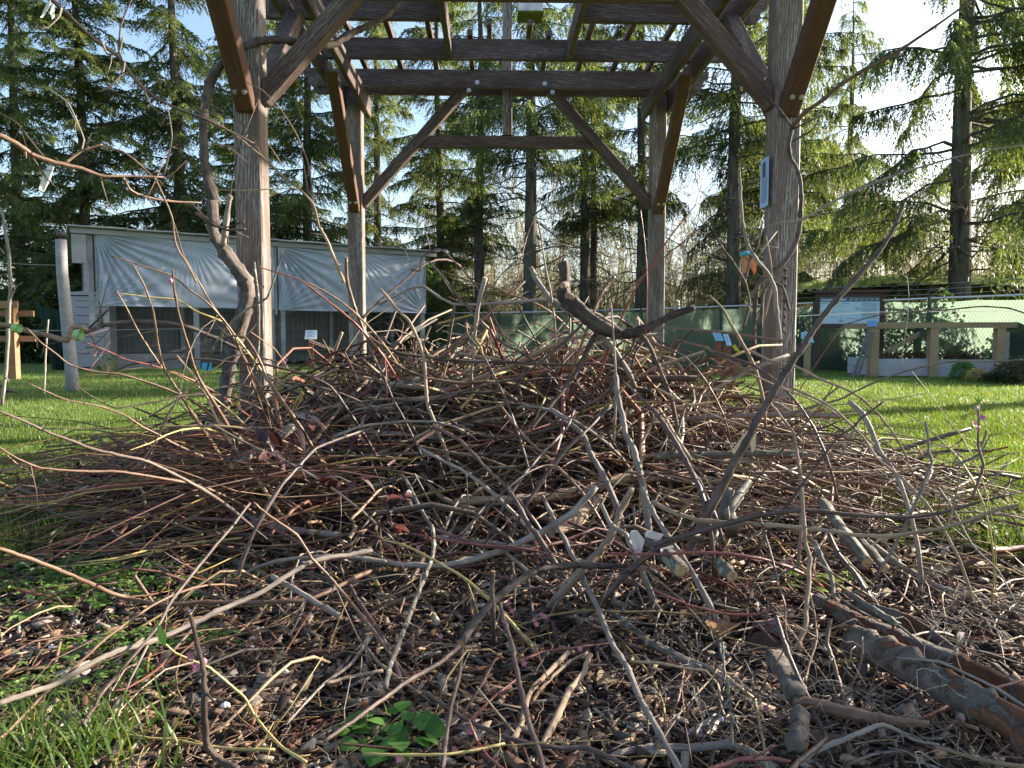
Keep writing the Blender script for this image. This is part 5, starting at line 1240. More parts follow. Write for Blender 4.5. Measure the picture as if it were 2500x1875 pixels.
# ---- canes of the left vine (climbs the left front post) and the loops on the right post
vn = empty('grape_vine', tuple(at(545, 1080, 3.8)), 0, 'old shaggy grapevine climbing the left front post and over the braces', 'vine')
def vpart(parent, pts, d, wd, mat, name, g=.2, seg=14, spurs=0):
    o, P_, r_ = add_cane(pts, d, wd, mat, '', '', name, g, spurs, seg=seg)
    [o.pop(k_, None) for k_ in ('label', 'category', 'group')]
    o.parent = parent; o.matrix_parent_inverse = Matrix.Translation(-Vector(parent.location))
    return o
def sp(s): v = [float(q) for q in s.split()]; return [(v[i], v[i + 1]) for i in range(0, len(v), 2)]
vpart(vn, sp('520 1085 540 1010 556 930 570 860 588 790 602 735 604 700 585 665 555 625 530 590 518 555 520 520 515 488'), '3.80,3.84,3.80,3.78', '70,78,80,74,76,84,88,78,66,72,70', 'vine', 'vine_trunk', .28)
vpart(vn, sp('528 500 508 440 498 380 496 310 502 250 512 205 532 170 560 140 592 118 622 104 660 97 700 98 745 108 785 112 818 106 846 88 872 74 900 62 935 42 965 18 990 -15'), '3.80,3.76,3.78,3.95,4.2,4.5', '62,48,44,46,44,42,42,38,36,30', 'vine', 'vine_arm', .16)
vpart(vn, sp('545 600 552 545 560 480 563 485'), '3.76,3.74', '34,28', 'grey', 'cut_spur', .1)
vpart(vn, sp('478 520 520 548 560 562 600 560'), '3.7,3.74', '18,14', 'dark', 'side_shoot', .1, 8, 2)
vpart(vn, sp('470 500 500 530 545 556 596 540'), '3.72,3.74', '12,10', 'dark', 'side_shoot', .1, 8, 2)
vpart(vn, sp('600 300 570 420 558 520 555 640'), '3.86,3.80', '8,8', 'vine', 'side_shoot', .1, 6, 2)
vpart(vn, sp('620 640 632 760 628 880 610 980'), '3.78,3.74', '16,20', 'lichen', 'side_shoot', .1, 8, 2)
vr = empty('climbing_vine', tuple(at(1880, 1000, 3.8)), 0, 'thin dark vine looping up the right front post', 'vine')
vpart(vr, sp('1840 860 1842 760 1850 695 1880 668 1915 640 1940 600 1952 560 1956 500 1955 450 1945 410 1930 385 1926 350 1934 310'), '3.84,3.82,3.85,3.83', '26,30,28,24,22', 'vine', 'vine_stem', .1, 10, 2)
vpart(vr, sp('1934 310 1965 275 2010 242 2055 205 2110 170 2170 140 2230 100 2290 60 2370 2'), '3.82,3.3', '26,22,20,16,10', 'orange', 'vine_arm', .08, 10, 6)
vpart(vr, sp('1934 310 1905 270 1880 245 1862 225 1866 190'), '3.8,3.84', '14,10', 'vine', 'side_shoot', .1, 8, 2)
vpart(vr, sp('1934 345 1980 320 2000 290 1990 275'), '3.82,3.8', '12,8', 'vine', 'side_shoot', .1, 8, 2)
vpart(vr, sp('1845 585 1862 560 1900 545 1960 535 2020 500 2080 470 2150 440 2240 410 2330 385 2420 365 2520 352'), '3.78,3.4', '12,14,14,10,8', 'grey', 'vine_arm', .08, 8, 8)
vpart(vr, sp('1928 760 1910 700 1880 690 1862 720 1858 800'), '3.76,3.8', '14,20', 'vine', 'side_shoot', .1, 8, 2)
vpart(vr, sp('1905 840 1896 760 1890 700 1870 660 1850 640 1826 600 1812 540 1808 470 1806 420'), '3.6,3.55', '26,26,20,14', 'grey', 'vine_stem', .1, 10, 3)
vpart(vr, sp('1815 700 1830 640 1850 600 1862 540'), '3.6,3.6', '16,10', 'dark', 'side_shoot', .1, 8, 2)
vpart(vr, sp('1815 800 1830 740 1820 690 1790 640 1760 600 1742 560 1732 500'), '3.5,3.5', '18,8', 'dark', 'side_shoot', .1, 8, 3)
vpart(vr, sp('1870 575 1882 640 1884 700 1866 780'), '3.66,3.7', '8,12', 'tan', 'side_shoot', .1, 8, 1)

# ---- branches reaching in at the upper left
def branch(lines, label, name='fruit_tree_branch', cat='branch'):
    first = None
    for (s, d, wd, mt) in lines:
        if first is None:
            first, _, _ = add_cane(sp(s), d, wd, mt, label, '', name, .08, 4, cat=cat)
        else:
            add_cane(sp(s), d, wd, mt, '', '', 'side_twig', .05, 3, parent=first, seg=7)
    return first
branch([('-30 -60 60 -30 130 2 180 50 230 95 290 140 330 195 380 240 440 268 500 290 560 320 620 350', '1.9,2.2,2.4', '30,26,22,16,8', 'purple'),
        ('300 150 290 120 296 60 320 0 330 -20', '2.0,2.0', '14,8', 'purple'), ('248 100 262 132 290 128 300 90', '2.0,2.0', '14,10', 'grey'),
        ('304 150 300 175 270 210 240 225', '2.05,2.0', '14,6', 'purple'), ('440 268 520 275 590 300 650 345 700 420', '2.4,2.5', '8,5', 'orange'),
        ('150 20 145 40 120 65 100 70', '1.9,1.85', '12,5', 'grey'), ('350 215 370 260 400 280 416 285', '2.2,2.1', '10,5', 'orange'), ('120 218 165 250 190 300 205 340 200 365', '2.0,1.9', '10,8', 'grey')],
       'dark budded branch reaching down right from the top left corner')
branch([('-30 320 30 345 80 378 140 398 200 412 250 430 300 430 400 432', '1.8,2.1', '34,30,26,16,8', 'orange'),
        ('300 432 320 465 360 482 420 492 490 495', '2.1,2.3', '16,14,10', 'orange'), ('160 398 200 368 250 352', '1.95,2.0', '18,10', 'orange'),
        ('80 385 110 430 130 452 142 460', '1.9,1.9', '14,7', 'dark'), ('-30 260 40 300 80 350 120 400', '1.9,1.9', '8,12', 'dark'), ('245 432 262 490 282 520', '2.0,2.0', '10,5', 'purple'),
        ('240 355 300 370 340 400 380 440 395 470 420 530 430 600 460 650 480 690', '2.1,2.2', '8,12', 'orange'), ('500 350 560 358 630 360', '2.3,2.3', '7,6', 'orange'),
        ('400 430 412 380 420 330 408 250', '2.2,2.2', '9,6', 'purple')],
       'brown branch entering from the left edge above the shed roof')
branch([('780 560 765 500 730 460 690 430 650 392 600 350 560 320 500 282', '2.7,2.6', '16,12,8', 'tan'), ('765 500 760 440 750 390 720 320 680 260 640 220 600 200', '2.7,2.7', '8,5', 'orange'),
        ('730 460 650 462 590 465 530 463', '2.65,2.6', '6,5', 'yellow'), ('840 690 820 640 800 590 780 555', '2.7,2.7', '20,16', 'tan'), ('752 470 745 420 735 370', '2.7,2.7', '6,4', 'tan')],
       'pale thin forked shoot rising before the left rear pergola post')
# trained vine arm with green ties at the left
arm = branch([('-40 788 0 792 40 800 80 812 120 820 158 832 170 822 176 800 198 798 212 808', '2.6,2.7', '26,30,30,36,30', 'tan'),
        ('205 812 235 800 262 792 330 785 420 790 480 806 540 832 600 860', '2.8,3.1', '24,28,26,18', 'vine'), ('215 812 228 830 235 858 228 872', '2.7,2.6', '16,8', 'orange'),
        ('212 806 240 780 264 756', '2.75,2.7', '12,12', 'dark'), ('240 780 250 790 244 745 240 735', '2.75,2.75', '8,7', 'dark'), ('262 870 240 852 210 848', '2.5,2.5', '8,8', 'dark')],
        'knobbly vine arm tied to its wire with green tape at the left', 'trained_vine', 'vine')
TAPE = plain('green_tie_tape', (.30,.50,.16), .4)
for (px_, py_, y_, rr) in ((41, 801, 2.58, .016), (192, 818, 2.66, .020)):
    c = at(px_, py_, y_); m_ = MB()
    for k in range(20):
        a0 = 6.283 * k / 20; a1 = 6.283 * (k + 1) / 20
        def q(a, dx): return (c.x + dx, c.y + rr * math.cos(a) * 1.1, c.z + rr * math.sin(a))
        m_.add([q(a0, -.010), q(a1, -.010), q(a1, .010), q(a0, .010)], [(0, 1, 2, 3)])
    m_.build('green_tie', TAPE, arm)
branch([('-20 480 5 520 12 560 22 620 25 700 22 760 20 820 15 900 4 990', '5.5,5.5', '14,18,18', 'grey'), ('22 740 40 700 55 690', '5.5,5.5', '9,5', 'grey'), ('12 620 0 608 -20 600', '5.5,5.5', '8,5', 'grey')],
       'thin leafless sapling at the far left edge', 'sapling', 'sapling')
add_cane(sp('118 780 112 850 108 960'), '7.5,7.5', '9,10', 'grey', 'thin white stake standing in the lawn near the grey post', '', 'plant_stake', 0, 0, cat='stake')
# peach twig with blossom at the right
pt, P_, r_ = add_cane(zz('Z6', '1938 1200 1942 1300 1938 1450 1970 1560 1945 1640 1900 1760'), '1.7,1.6', '10,16,20', 'orange', 'upright peach twig with two open pink flowers over the right lawn', '', 'peach_twig', 0, 2, cat='branch')
for s_, d_, w_, m_2 in (('1945 1450 1975 1400 1985 1360', '1.68,1.68', '14,10', 'grey'), ('1960 1480 2000 1400 2010 1375', '1.68,1.68', '12,6', 'grey'), ('1960 1490 1880 1530 1800 1560', '1.65,1.65', '16,12', 'grey')):
    add_cane(zz('Z6', s_), d_, w_, m_2, '', '', 'side_twig', 0, 1, parent=pt)
# ================================================================== blossom, leaves, tags
PINK = plain('pink_petal', (.55,.20,.27), .5, .25, 50, .3); GRNB = plain('young_green_leaf', (.22,.38,.06), .5, .25, 30, .4)
def flower(c, r0, parent, seed=0, name='blossom'):
    r = random.Random(seed); m_ = MB(); c = Vector(c); n = Vector((r.uniform(-.5,.5), -1, r.uniform(-.2,.5))).normalized()
    u = n.orthogonal().normalized(); v = n.cross(u)
    for k in range(5):
        a = 6.283 * k / 5; d = u * math.cos(a) + v * math.sin(a); e = n.cross(d)
        m_.add([c, c + d * r0 * .5 + e * r0 * .42 + n * r0 * .15, c + d * r0 * 1.05 + n * r0 * .35, c + d * r0 * .5 - e * r0 * .42 + n * r0 * .15], [(0,1,2,3)])
    for k in range(7):
        a = r.uniform(0, 6.28); m_.tube([c, c + n * r0 * .6 + (u * math.cos(a) + v * math.sin(a)) * r0 * .3], r0 * .03, 4)
    return m_.build(name, PINK, parent)
def bud(c, r0, parent, mat=None):
    m_ = MB(); c = Vector(c); m_.tube([c - Vector((0,0,r0*1.3)), c - Vector((0,0,r0*.5)), c + Vector((0,0,r0*.4)), c + Vector((0,0,r0*1.5))], [r0*.2, r0*.9, r0, r0*.1], 8)
    return m_.build('bud', mat or PINK, parent, True)
flower(at(2397, 1019, 1.64), .0085, pt, 1); flower(at(2378, 1035, 1.62), .0090, pt, 2); bud(at(2389, 1046, 1.63), .0045, pt); bud(at(2384, 998, 1.64), .0048, pt, plain('bud_cream', (.5,.36,.3)))
m_ = MB(); c = at(2388, 990, 1.66)
for a in (-.4, 0, .5): m_.add([c, c + Vector((a*.01 - .003, 0, .012)), c + Vector((a*.03, 0, .024)), c + Vector((a*.01 + .003, 0, .012))], [(0,1,2,3)])
m_.build('leaf_tip', GRNB, pt)
gt = CANES['green peach twig carrying pink blossom in front of the dark stub'][0]
flower(at(467, 1600, 1.10), .0085, gt, 4); flower(at(480, 1628, 1.12), .0075, gt, 5); bud(at(499, 1616, 1.13), .0045, gt)
m_ = MB(); c = at(405, 1580, 1.13); m_.add([c, c + Vector((-.012, 0, .012)), c + Vector((-.013, 0, .040)), c + Vector((.002, 0, .020))], [(0,1,2,3)]); m_.build('leaf_tip', GRNB, gt)
ob = CANES['sturdy orange-brown shoot with a pink bud at its side'][0]; bud(at(417, 686, 2.09), .006, ob)
# small pink blossoms scattered over the prunings
for k, (px_, py_) in enumerate([(1021,1338),(1323,1500),(1303,1512),(1310,1524),(1250,1492),(1076,1553),(1147,1785),(1416,1583),(1508,1364),(1398,1243),(1667,1345),(1871,1727),(1112,1828),(975,1852),
      (1240,1472),(1330,1505),(1280,1620),(1040,1310),(1940,870),(1941,878),(1404,838),(1345,820),(640,700),(700,880)]):
    y_ = (surf_y(px_, py_) or 3.4) * .93 if py_ > 900 else 3.2
    c = at(px_, py_, y_); e = flower(c, .0065 * max(1, y_ / 2), None, k + 20, 'peach_blossom')
    tag(e, 'small pink peach blossom caught on the pruned canes', 'flower', 'pink blossoms dotted over the prunings')
# robins etc. done; white plastic tags
TAGW = plain('white_plastic_tag', (.66,.67,.68), .35, .05, 5, .5); TAGC = plain('cream_plastic_tag', (.62,.55,.38), .4, .06, 5, .5)
def ptag(poly, y0, mat, label, th=.0015):
    pts = [at(a, b_, y0 + dy) for a, b_, dy in poly]; n = len(pts); m_ = MB()
    vs = pts + [p + Vector((0, th, 0)) for p in pts]
    m_.add(vs, [tuple(range(n)), tuple(range(2*n-1, n-1, -1))] + [(i, n+i, n+(i+1)%n, (i+1)%n) for i in range(n)])
    return tag(m_.build('plastic_tag', mat), label, 'tag')
ptag([(121, 0, 0), (112, 12, 0), (98, 42, 0), (103, 43, .01), (118, 20, 0), (124, 4, 0)], 1.88, TAGW, 'long white plastic tag hanging at the top left corner')
ptag([(126, 6, 0), (122, 30, 0), (127, 46, 0), (132, 40, .01), (131, 10, 0)], 1.88, TAGW, 'short white plastic tag hanging beside the long one at the top left')
ptag([(118, 404, 0), (104, 425, 0), (95, 462, 0), (106, 469, .01), (122, 440, .01), (132, 406, 0)], 1.9, TAGW, 'white plastic tag hanging from the branch above the shed roof')
ptag([(1828, 1048, 0), (1808, 1070, 0), (1786, 1102, 0), (1795, 1112, .02), (1824, 1080, .02), (1836, 1052, 0)], 2.1, TAGC, 'cream curled plastic tag in the heap right of centre')
ptag([(1838, 1056, 0), (1832, 1080, 0), (1836, 1106, .01), (1844, 1096, .01), (1846, 1062, 0)], 2.1, TAGC, 'small cream plastic strip beside the curled tag')
ptag([(1542, 1295, 0), (1537, 1305, 0), (1549, 1350, .02), (1566, 1352, .03), (1574, 1318, .02), (1556, 1296, 0)], 1.80, TAGW, 'square white plastic tag caught in the canes at the centre right')
ptag([(1578, 1296, 0), (1574, 1310, 0), (1610, 1320, .02), (1620, 1306, .02), (1592, 1296, 0)], 1.82, TAGW, 'flat white plastic tag right of the square one')
ptag([(1612, 1340, 0), (1614, 1352, 0), (1640, 1345, .02), (1648, 1330, .02)], 1.80, TAGW, 'narrow white plastic tag under the silvery cane')
ptag([(1012, 800, 0), (1018, 812, 0), (1034, 800, .02), (1026, 792, .02)], 3.2, TAGC, 'small pale tag hanging by the left rear post')
# dark red leaves on their cut stems
PURL = attr_mat('dark_red_leaf', .35, .5, 20, .3, .25, (1.6, .8, .8), 0)
def leaves(spots, L_, W_, cols, seed, mat, name='leaf', parent=None, droop=.3, fold=.25):
    r = np.random.default_rng(seed); V = []; Fq = []; Cc = []
    for (x, y, z, a, el, s) in spots:
        d = np.array([math.cos(a) * math.cos(el), math.sin(a) * math.cos(el), math.sin(el)]); side = unit(np.cross(d, np.array([0, 0, 1]) + r.normal(size=3) * .35)); up = np.cross(side, d)
        c = np.array([x, y, z]); n0 = len(V); l = L_ * s; w_ = W_ * s; prof = [0, .55, .95, 1, .8, .45, 0]
        for i, p in enumerate(prof):
            t = i / 6; q = c + d * l * t - np.array([0, 0, 1]) * droop * l * t * t
            V += [q + side * w_ * p + up * w_ * p * fold, q, q - side * w_ * p + up * w_ * p * fold]
        for i in range(6):
            a0 = n0 + i * 3; Fq += [(a0, a0 + 1, a0 + 4, a0 + 3), (a0 + 1, a0 + 2, a0 + 5, a0 + 4)]
        col = np.array(cols[r.integers(len(cols))]) * r.uniform(.7, 1.3); Cc += [col] * 21
    return link_mesh(name, np_mesh(name, V, np.array(Fq), np.array(Cc)), mat, parent, True)
PC = [(.060,.022,.024), (.09,.035,.035), (.045,.022,.022), (.17,.12,.12)]
def leafy(px_, py_, Y_, n_, spread, label, L_=.055, W_=.012, cols=PC, seed=1, mat=None, stem='purple', name='leafy_cutting', el=(-.7, .4)):
    c = at(px_, py_, Y_); e = empty(name, tuple(c), 0, label, 'leafy twig'); r = random.Random(seed)
    m_ = MB(); sps = []
    for k in range(3):
        a = r.uniform(0, 6.28); d = Vector((math.cos(a), .5 * math.sin(a), .25)) * spread
        pts = [Vector((0, 0, 0)), d * .5 + Vector((0, 0, .01)), d]; m_.tube(pts, [.0028, .0022, .0012], 6)
        for q in range(n_ // 3):
            t = r.uniform(.25, 1); p = d * t; sps.append((p.x, p.y, p.z, r.uniform(0, 6.28), r.uniform(*el), r.uniform(.7, 1.2)))
    m_.build('stem', BK[stem], e)
    for q in range(3):
        leaves(sps[q::3], L_, W_, cols, seed + q, mat or PURL, 'leaf_spray', e)
    return e
leafy(640, 1120, 2.28, 9, .09, 'dull red and lilac leaves at the left flank of the heap', .075, .015, seed=3)
leafy(700, 1060, 2.4, 12, .10, 'dark purple drooping leaves above the lilac ones', .07, .014, seed=5, el=(-1.3, -.2))
leafy(745, 1020, 2.5, 9, .08, 'brown and grey purple leaves near the left post foot', .08, .017, cols=[(.25,.17,.13), (.16,.09,.09), (.3,.24,.22)], seed=8)
leafy(830, 1080, 2.4, 12, .09, 'small dark red leaves in the heap left of centre', .045, .014, seed=9)
leafy(860, 1180, 2.2, 12, .10, 'crumpled purple leaves below the hollow left of centre', .045, .016, seed=12)
leafy(960, 1225, 2.1, 12, .09, 'dark red crumpled leaves near the cut tan log', .045, .015, seed=14)
leafy(960, 1290, 2.0, 6, .05, 'small bright red leaves in the front of the heap', .035, .012, cols=[(.22,.06,.04), (.18,.07,.05)], seed=16)
leafy(900, 1010, 2.6, 9, .08, 'dark red leaves behind the greyish tan cane', .05, .014, seed=18)
# large dead leaves on the mulch
DEAD = attr_mat('dead_broad_leaf', .7, .3, 30, .35, .25, (1.3, 1.0, .7), .4)
for k, (px_, py_, s_, cl, lb) in enumerate([(1830, 1560, 1.3, (.33,.26,.28), 'pale lilac dead leaf on the mulch right of centre'), (1745, 1590, 1.5, (.30,.17,.08), 'large tan curled dead leaf right of centre'),
     (1810, 1620, 1.5, (.10,.06,.045), 'large dark curled dead leaf under the tan one'), (2390, 1420, 1.1, (.17,.12,.08), 'brown dead leaf near the right lawn edge'), (2330, 1775, 1.1, (.17,.13,.05), 'lobed olive dead leaf by the big log'),
     (1500, 1690, .8, (.45,.34,.20), 'pale woody flake in the front centre'), (1275, 1790, .6, (.40,.30,.18), 'tan leaf curl at the bottom centre')]):
    c = ground(px_, py_); r = random.Random(k)
    o = leaves([(0, 0, .0, r.uniform(0, 6.28), .15, s_)], .07, .028, [cl], k, DEAD, 'dead_leaf', None, .1, .5); o.location = (c.x, c.y, .03); tag(o, lb, 'leaf')

# ================================================================== the rest of the heap
def follow_ground(C):
    z0 = mound(C[..., 0], C[..., 1]) * .0 + .004
    C[..., 2] = np.maximum(C[..., 2], z0); return C
PAL = np.array([(.30,.20,.13), (.38,.29,.20), (.22,.10,.065), (.17,.09,.085), (.26,.22,.18), (.34,.30,.25), (.13,.06,.05), (.36,.27,.10), (.10,.07,.055), (.44,.34,.22), (.28,.12,.07)])
def palette(rg, n, idx=None):
    idx = idx if idx is not None else np.arange(len(PAL)); return PAL[rg.choice(idx, n)] * np.array([1.08, 1.0, .92]) * rg.uniform(.28, 1.15, (n, 1))
def heap_points(rg, n, pw=1.0):
    out = np.zeros((0, 3))
    while len(out) < n:
        x = rg.uniform(-2.1, 2.2, n); y = rg.uniform(1.9, 5.9, n); h = mound(x, y)
        k = rg.uniform(0, 1, n) < (h / H_A) ** pw
        out = np.concatenate([out, np.stack([x, y, h], 1)[k]])
    return out[:n]
def tangential(rg, P, n):
    """mostly level sticks that drape over the heap"""
    a = rg.normal(0, 1.0, n) + np.where(rg.uniform(0, 1, n) < .30, math.pi / 2, 0)
    a = np.where(rg.uniform(0, 1, n) < .5, a, a + math.pi)
    dx, dy = np.cos(a), np.sin(a); e = .05
    gx = (mound(P[:, 0] + e, P[:, 1]) - mound(P[:, 0] - e, P[:, 1])) / (2 * e); gy = (mound(P[:, 0], P[:, 1] + e) - mound(P[:, 0], P[:, 1] - e)) / (2 * e)
    return np.stack([dx, dy, dx * gx + dy * gy + rg.normal(0, .34, n)], 1)
HEAP = attr_mat('pruned_twig_bark', .6, .4, 90, .45, 0, bmp=.4)
rg = np.random.default_rng(31); parts = []
for (n, L0, L1, r0, r1, zf) in ((3600, .25, 1.0, .0024, .0052, None), (2300, .4, 1.4, .0040, .0085, None), (4200, .10, .5, .0010, .0028, None), (420, .5, 1.4, .009, .015, None)):
    P = heap_points(rg, n, .72); h = P[:, 2].copy(); D = tangential(rg, P, n); L = rg.uniform(L0, L1, n) * np.clip(.55 + h / H_A, .5, 1.2)
    P[:, 2] = h * (.96 - .75 * rg.uniform(0, 1, n) ** 1.3) + rg.uniform(-.02, .035, n); D = unit(D); P = P - D * L[:, None] * .5
    parts.append(twig_arrays(P, D, L, rg.uniform(r0, r1, n), 7, 4, .42, .5, palette(rg, n), rg, 0, .06, follow_ground, .12))
# stray shoots sticking up and out of the heap
n = 2300; P = heap_points(rg, n, 1.0); h = P[:, 2]; az = rg.uniform(0, 6.283, n); D = np.stack([np.cos(az), np.sin(az) * .7, rg.uniform(.15, 1.3, n)], 1)
P[:, 2] = h * rg.uniform(.5, .95, n); L = rg.uniform(.06, .34, n) * (.4 + h / H_A)
parts.append(twig_arrays(P, D, L, rg.uniform(.0010, .0028, n), 6, 4, .35, .4, palette(rg, n), rg, .05, .07, follow_ground, .15))
n = 420; P = heap_points(rg, n, 1.2); h = P[:, 2]; az = rg.uniform(0, 6.283, n); D = np.stack([np.cos(az), np.sin(az) * .6, rg.uniform(.05, .9, n)], 1)
P[:, 2] = h * rg.uniform(.4, .9, n); L = rg.uniform(.35, .95, n) * (.4 + .8 * h / H_A)
parts.append(twig_arrays(P, D, L, rg.uniform(.0018, .0055, n), 9, 5, .6, .4, palette(rg, n), rg, .18, .05, follow_ground, .18))
# fans of long thin shoots lying out to both sides
n = 300; P = np.stack([rg.uniform(-1.2, -.3, n), rg.uniform(2.3, 3.4, n), rg.uniform(.03, .36, n)], 1); az = math.pi + rg.normal(.16, .30, n)
D = np.stack([np.cos(az), np.sin(az), rg.normal(.02, .10, n)], 1)
parts.append(twig_arrays(P, D, rg.uniform(.45, 1.25, n), rg.uniform(.0020, .0042, n), 8, 4, .28, .35, palette(rg, n, [0, 2, 7, 7, 10, 3, 2]), rg, .13, .03, follow_ground, .15))
n = 220; P = np.stack([rg.uniform(.3, 1.1, n), rg.uniform(2.4, 3.7, n), rg.uniform(.03, .38, n)], 1); az = rg.normal(-.16, .40, n)
D = np.stack([np.cos(az), np.sin(az), rg.normal(.0, .14, n)], 1)
parts.append(twig_arrays(P, D, rg.uniform(.4, 1.3, n), rg.uniform(.0018, .0042, n), 8, 4, .28, .35, palette(rg, n, [0, 1, 5, 4, 3, 9]), rg, .12, .03, follow_ground, .15))
# shoots spilling toward the camera
n = 900; P = np.stack([rg.normal(.05, .95, n), rg.uniform(1.5, 3.0, n), rg.uniform(.005, .06, n)], 1); az = -math.pi / 2 + rg.normal(0, .9, n)
D = np.stack([np.cos(az), np.sin(az), rg.normal(-.03, .10, n)], 1)
parts.append(twig_arrays(P, D, rg.uniform(.15, .7, n), rg.uniform(.0010, .0042, n), 7, 4, .4, .45, palette(rg, n), rg, .08, .04, follow_ground, .15))
V, Fq, cc = join(parts)
tag(link_mesh('brush_heap', np_mesh('brush_heap', V, Fq, cc), HEAP, None, True), 'countless small twigs packed in the heap of prunings', 'brush', kind='stuff')

# middling canes of the heap, each one its own object
rg = np.random.default_rng(41); CR = random.Random(77)
NM = 110; P = heap_points(rg, NM, 1.0); D = tangential(rg, P, NM); D = unit(D); kinds = ['grey', 'tan', 'purple', 'orange', 'dark', 'red', 'purple', 'tan', 'yellow', 'lichen']
for i in range(NM):
    L = rg.uniform(.5, 1.4); k = kinds[i % len(kinds)]; r0 = rg.uniform(.004, .0095); c = P[i] + np.array([0, 0, .03 + .03 * rg.normal()]); side = unit(np.cross(D[i], np.array([0, 0, 1.]))); cu = rg.normal() * .16 * L
    cv = rg.normal() * .06 * L
    pts = np.array([c + D[i] * (t - .5) * L + side * cu * (1 - (2 * t - 1) ** 2) + np.array([0, 0, cv * math.sin(3.14 * t)]) for t in np.linspace(0, 1, 14)])
    pts[:, 2] = np.maximum(pts[:, 2], .012)
    mb = cane_geo(pts, np.linspace(r0, r0 * .55, 14), 0, 3, True, 7)
    tag(mb.build('pruned_cane', BK[k], None, True), 'medium pruned cane lying among the others in the heap', 'branch', 'medium canes inside the heap of prunings')
# ================================================================== mulch: bark chips, chaff, stones
CHIP = attr_mat('bark_chip', .8, .25, 120, .4, 0, bmp=.5)
rg = np.random.default_rng(51)
def scatter(rg, n, y0, y1, inside=True, xr=2.1, pw=1.7):
    out = np.zeros((0, 2))
    while len(out) < n:
        u = rg.uniform(0, 1, n * 2); y = (y0 ** (1 - pw) + u * (y1 ** (1 - pw) - y0 ** (1 - pw))) ** (1 / (1 - pw)); x = rg.uniform(-1, 1, n * 2) * np.minimum(y * .80, xr)
        d = bed_d(x, y); k = (d < .02) if inside else (d > -.08)
        out = np.concatenate([out, np.stack([x, y], 1)[k]])
    return out[:n]
def chips(n, lr, wr, tr, cols, seed, y0=1.0, y1=4.2, zr=(.004, .03), flat=.35):
    r = np.random.default_rng(seed); p = scatter(r, n, y0, y1)
    q_ = np.sin(7.3 * p[:, 0] + 2) * np.sin(6.1 * p[:, 1] + 1) + .5 * np.sin(17 * p[:, 0] - 11 * p[:, 1]); kp = (q_ > -.55) | (r.uniform(0, 1, n) < .35); p = p[kp]; n = len(p); az = r.uniform(0, 6.283, n)
    L = r.uniform(*lr, n); W = L * r.uniform(*wr, n); Tk = W * r.uniform(*tr, n)
    d = unit(np.stack([np.cos(az), np.sin(az), r.normal(0, flat, n)], 1)); s = unit(np.cross(d, unit(np.stack([r.normal(0, .5, n), r.normal(0, .5, n), np.ones(n)], 1)))); u = np.cross(s, d)
    c = np.stack([p[:, 0], p[:, 1], r.uniform(*zr, n)], 1)
    sh = []
    for (a, b_, e) in ((-1,-1,-1),(1,-.7,-1),(.9,.8,-1),(-.9,1,-1),(-.9,-.8,1),(.8,-.5,1),(.95,.6,1),(-1,.7,1)):
        j = 1 + r.normal(0, .18, (n, 3)); sh.append(c + d * (a * L * j[:, 0])[:, None] * .5 + s * (b_ * W * j[:, 1])[:, None] * .5 + u * (e * Tk * j[:, 2])[:, None] * .5)
    V = np.stack(sh, 1).reshape(-1, 3); b0 = (np.arange(n) * 8)[:, None, None]
    Fq = (b0 + np.array([(0,3,2,1),(4,5,6,7),(0,1,5,4),(1,2,6,5),(2,3,7,6),(3,0,4,7)])[None]).reshape(-1, 4)
    col = np.array(cols)[r.integers(0, len(cols), n)] * r.uniform(.2, 1.35, (n, 1)); return V, Fq, np.repeat(col, 8, axis=0)
CB_ = [(.14,.085,.055), (.25,.16,.10), (.36,.25,.16), (.09,.055,.04), (.20,.10,.055), (.45,.35,.25), (.30,.26,.22), (.05,.035,.028), (.06,.045,.035)]
V, Fq, cc = join([chips(34000, (.010, .036), (.15, .45), (.12, .35), CB_, 1), chips(7000, (.02, .055), (.15, .5), (.2, .4), CB_, 2, zr=(.008, .035)), chips(26000, (.004, .012), (.25, .8), (.3, .8), CB_[:8] , 3, zr=(.002, .022)),
   chips(450, (.05, .10), (.2, .45), (.12, .3), [(.34,.27,.20), (.42,.38,.34), (.2,.14,.1)], 4, zr=(.015, .03), flat=.15)])
tag(link_mesh('bark_mulch', np_mesh('bark_mulch', V, Fq, cc), CHIP), 'brown bark chips covering the bed', 'mulch', kind='stuff')
# thin chaff and dead stalks between the chips
n = 4200; r = np.random.default_rng(8); p = scatter(r, n, 1.0, 4.2); az = r.uniform(0, 6.283, n)
parts = [twig_arrays(np.stack([p[:, 0], p[:, 1], r.uniform(.008, .04, n)], 1), np.stack([np.cos(az), np.sin(az), r.normal(0, .15, n)], 1), r.uniform(.02, .14, n), r.uniform(.0005, .0017, n), 4, 4, .3, .6, palette(r, n), r, 0, .06, follow_ground)]
V, Fq, cc = join(parts); tag(link_mesh('twig_litter', np_mesh('twig_litter', V, Fq, cc), HEAP), 'fine dry twigs and chaff strewn over the mulch', 'litter', kind='stuff')
# root hairs around the logs
n = 240; r = np.random.default_rng(9); A = [ground(1800, 1760), ground(2150, 1800), ground(2350, 1600), ground(2000, 1820), ground(2450, 1530), ground(1700, 1800), ground(2230, 1860)]
P = np.array([(A[i % 7].x + r.normal(0, .09), A[i % 7].y + r.normal(0, .07), r.uniform(.01, .09)) for i in range(n)]); az = r.uniform(0, 6.283, n)
V, Fq, cc = join([twig_arrays(P, np.stack([np.cos(az), np.sin(az), r.normal(.15, .35, n)], 1), r.uniform(.04, .22, n), r.uniform(.0005, .0014, n), 10, 4, 1.1, .4, np.array([.30,.25,.20]) * r.uniform(.7, 1.3, (n, 1)), r, .1, .16, follow_ground)])
tag(link_mesh('root_hairs', np_mesh('root_hairs', V, Fq, cc), HEAP), 'tangle of fine pale roots around the logs at the lower right', 'roots', kind='stuff')
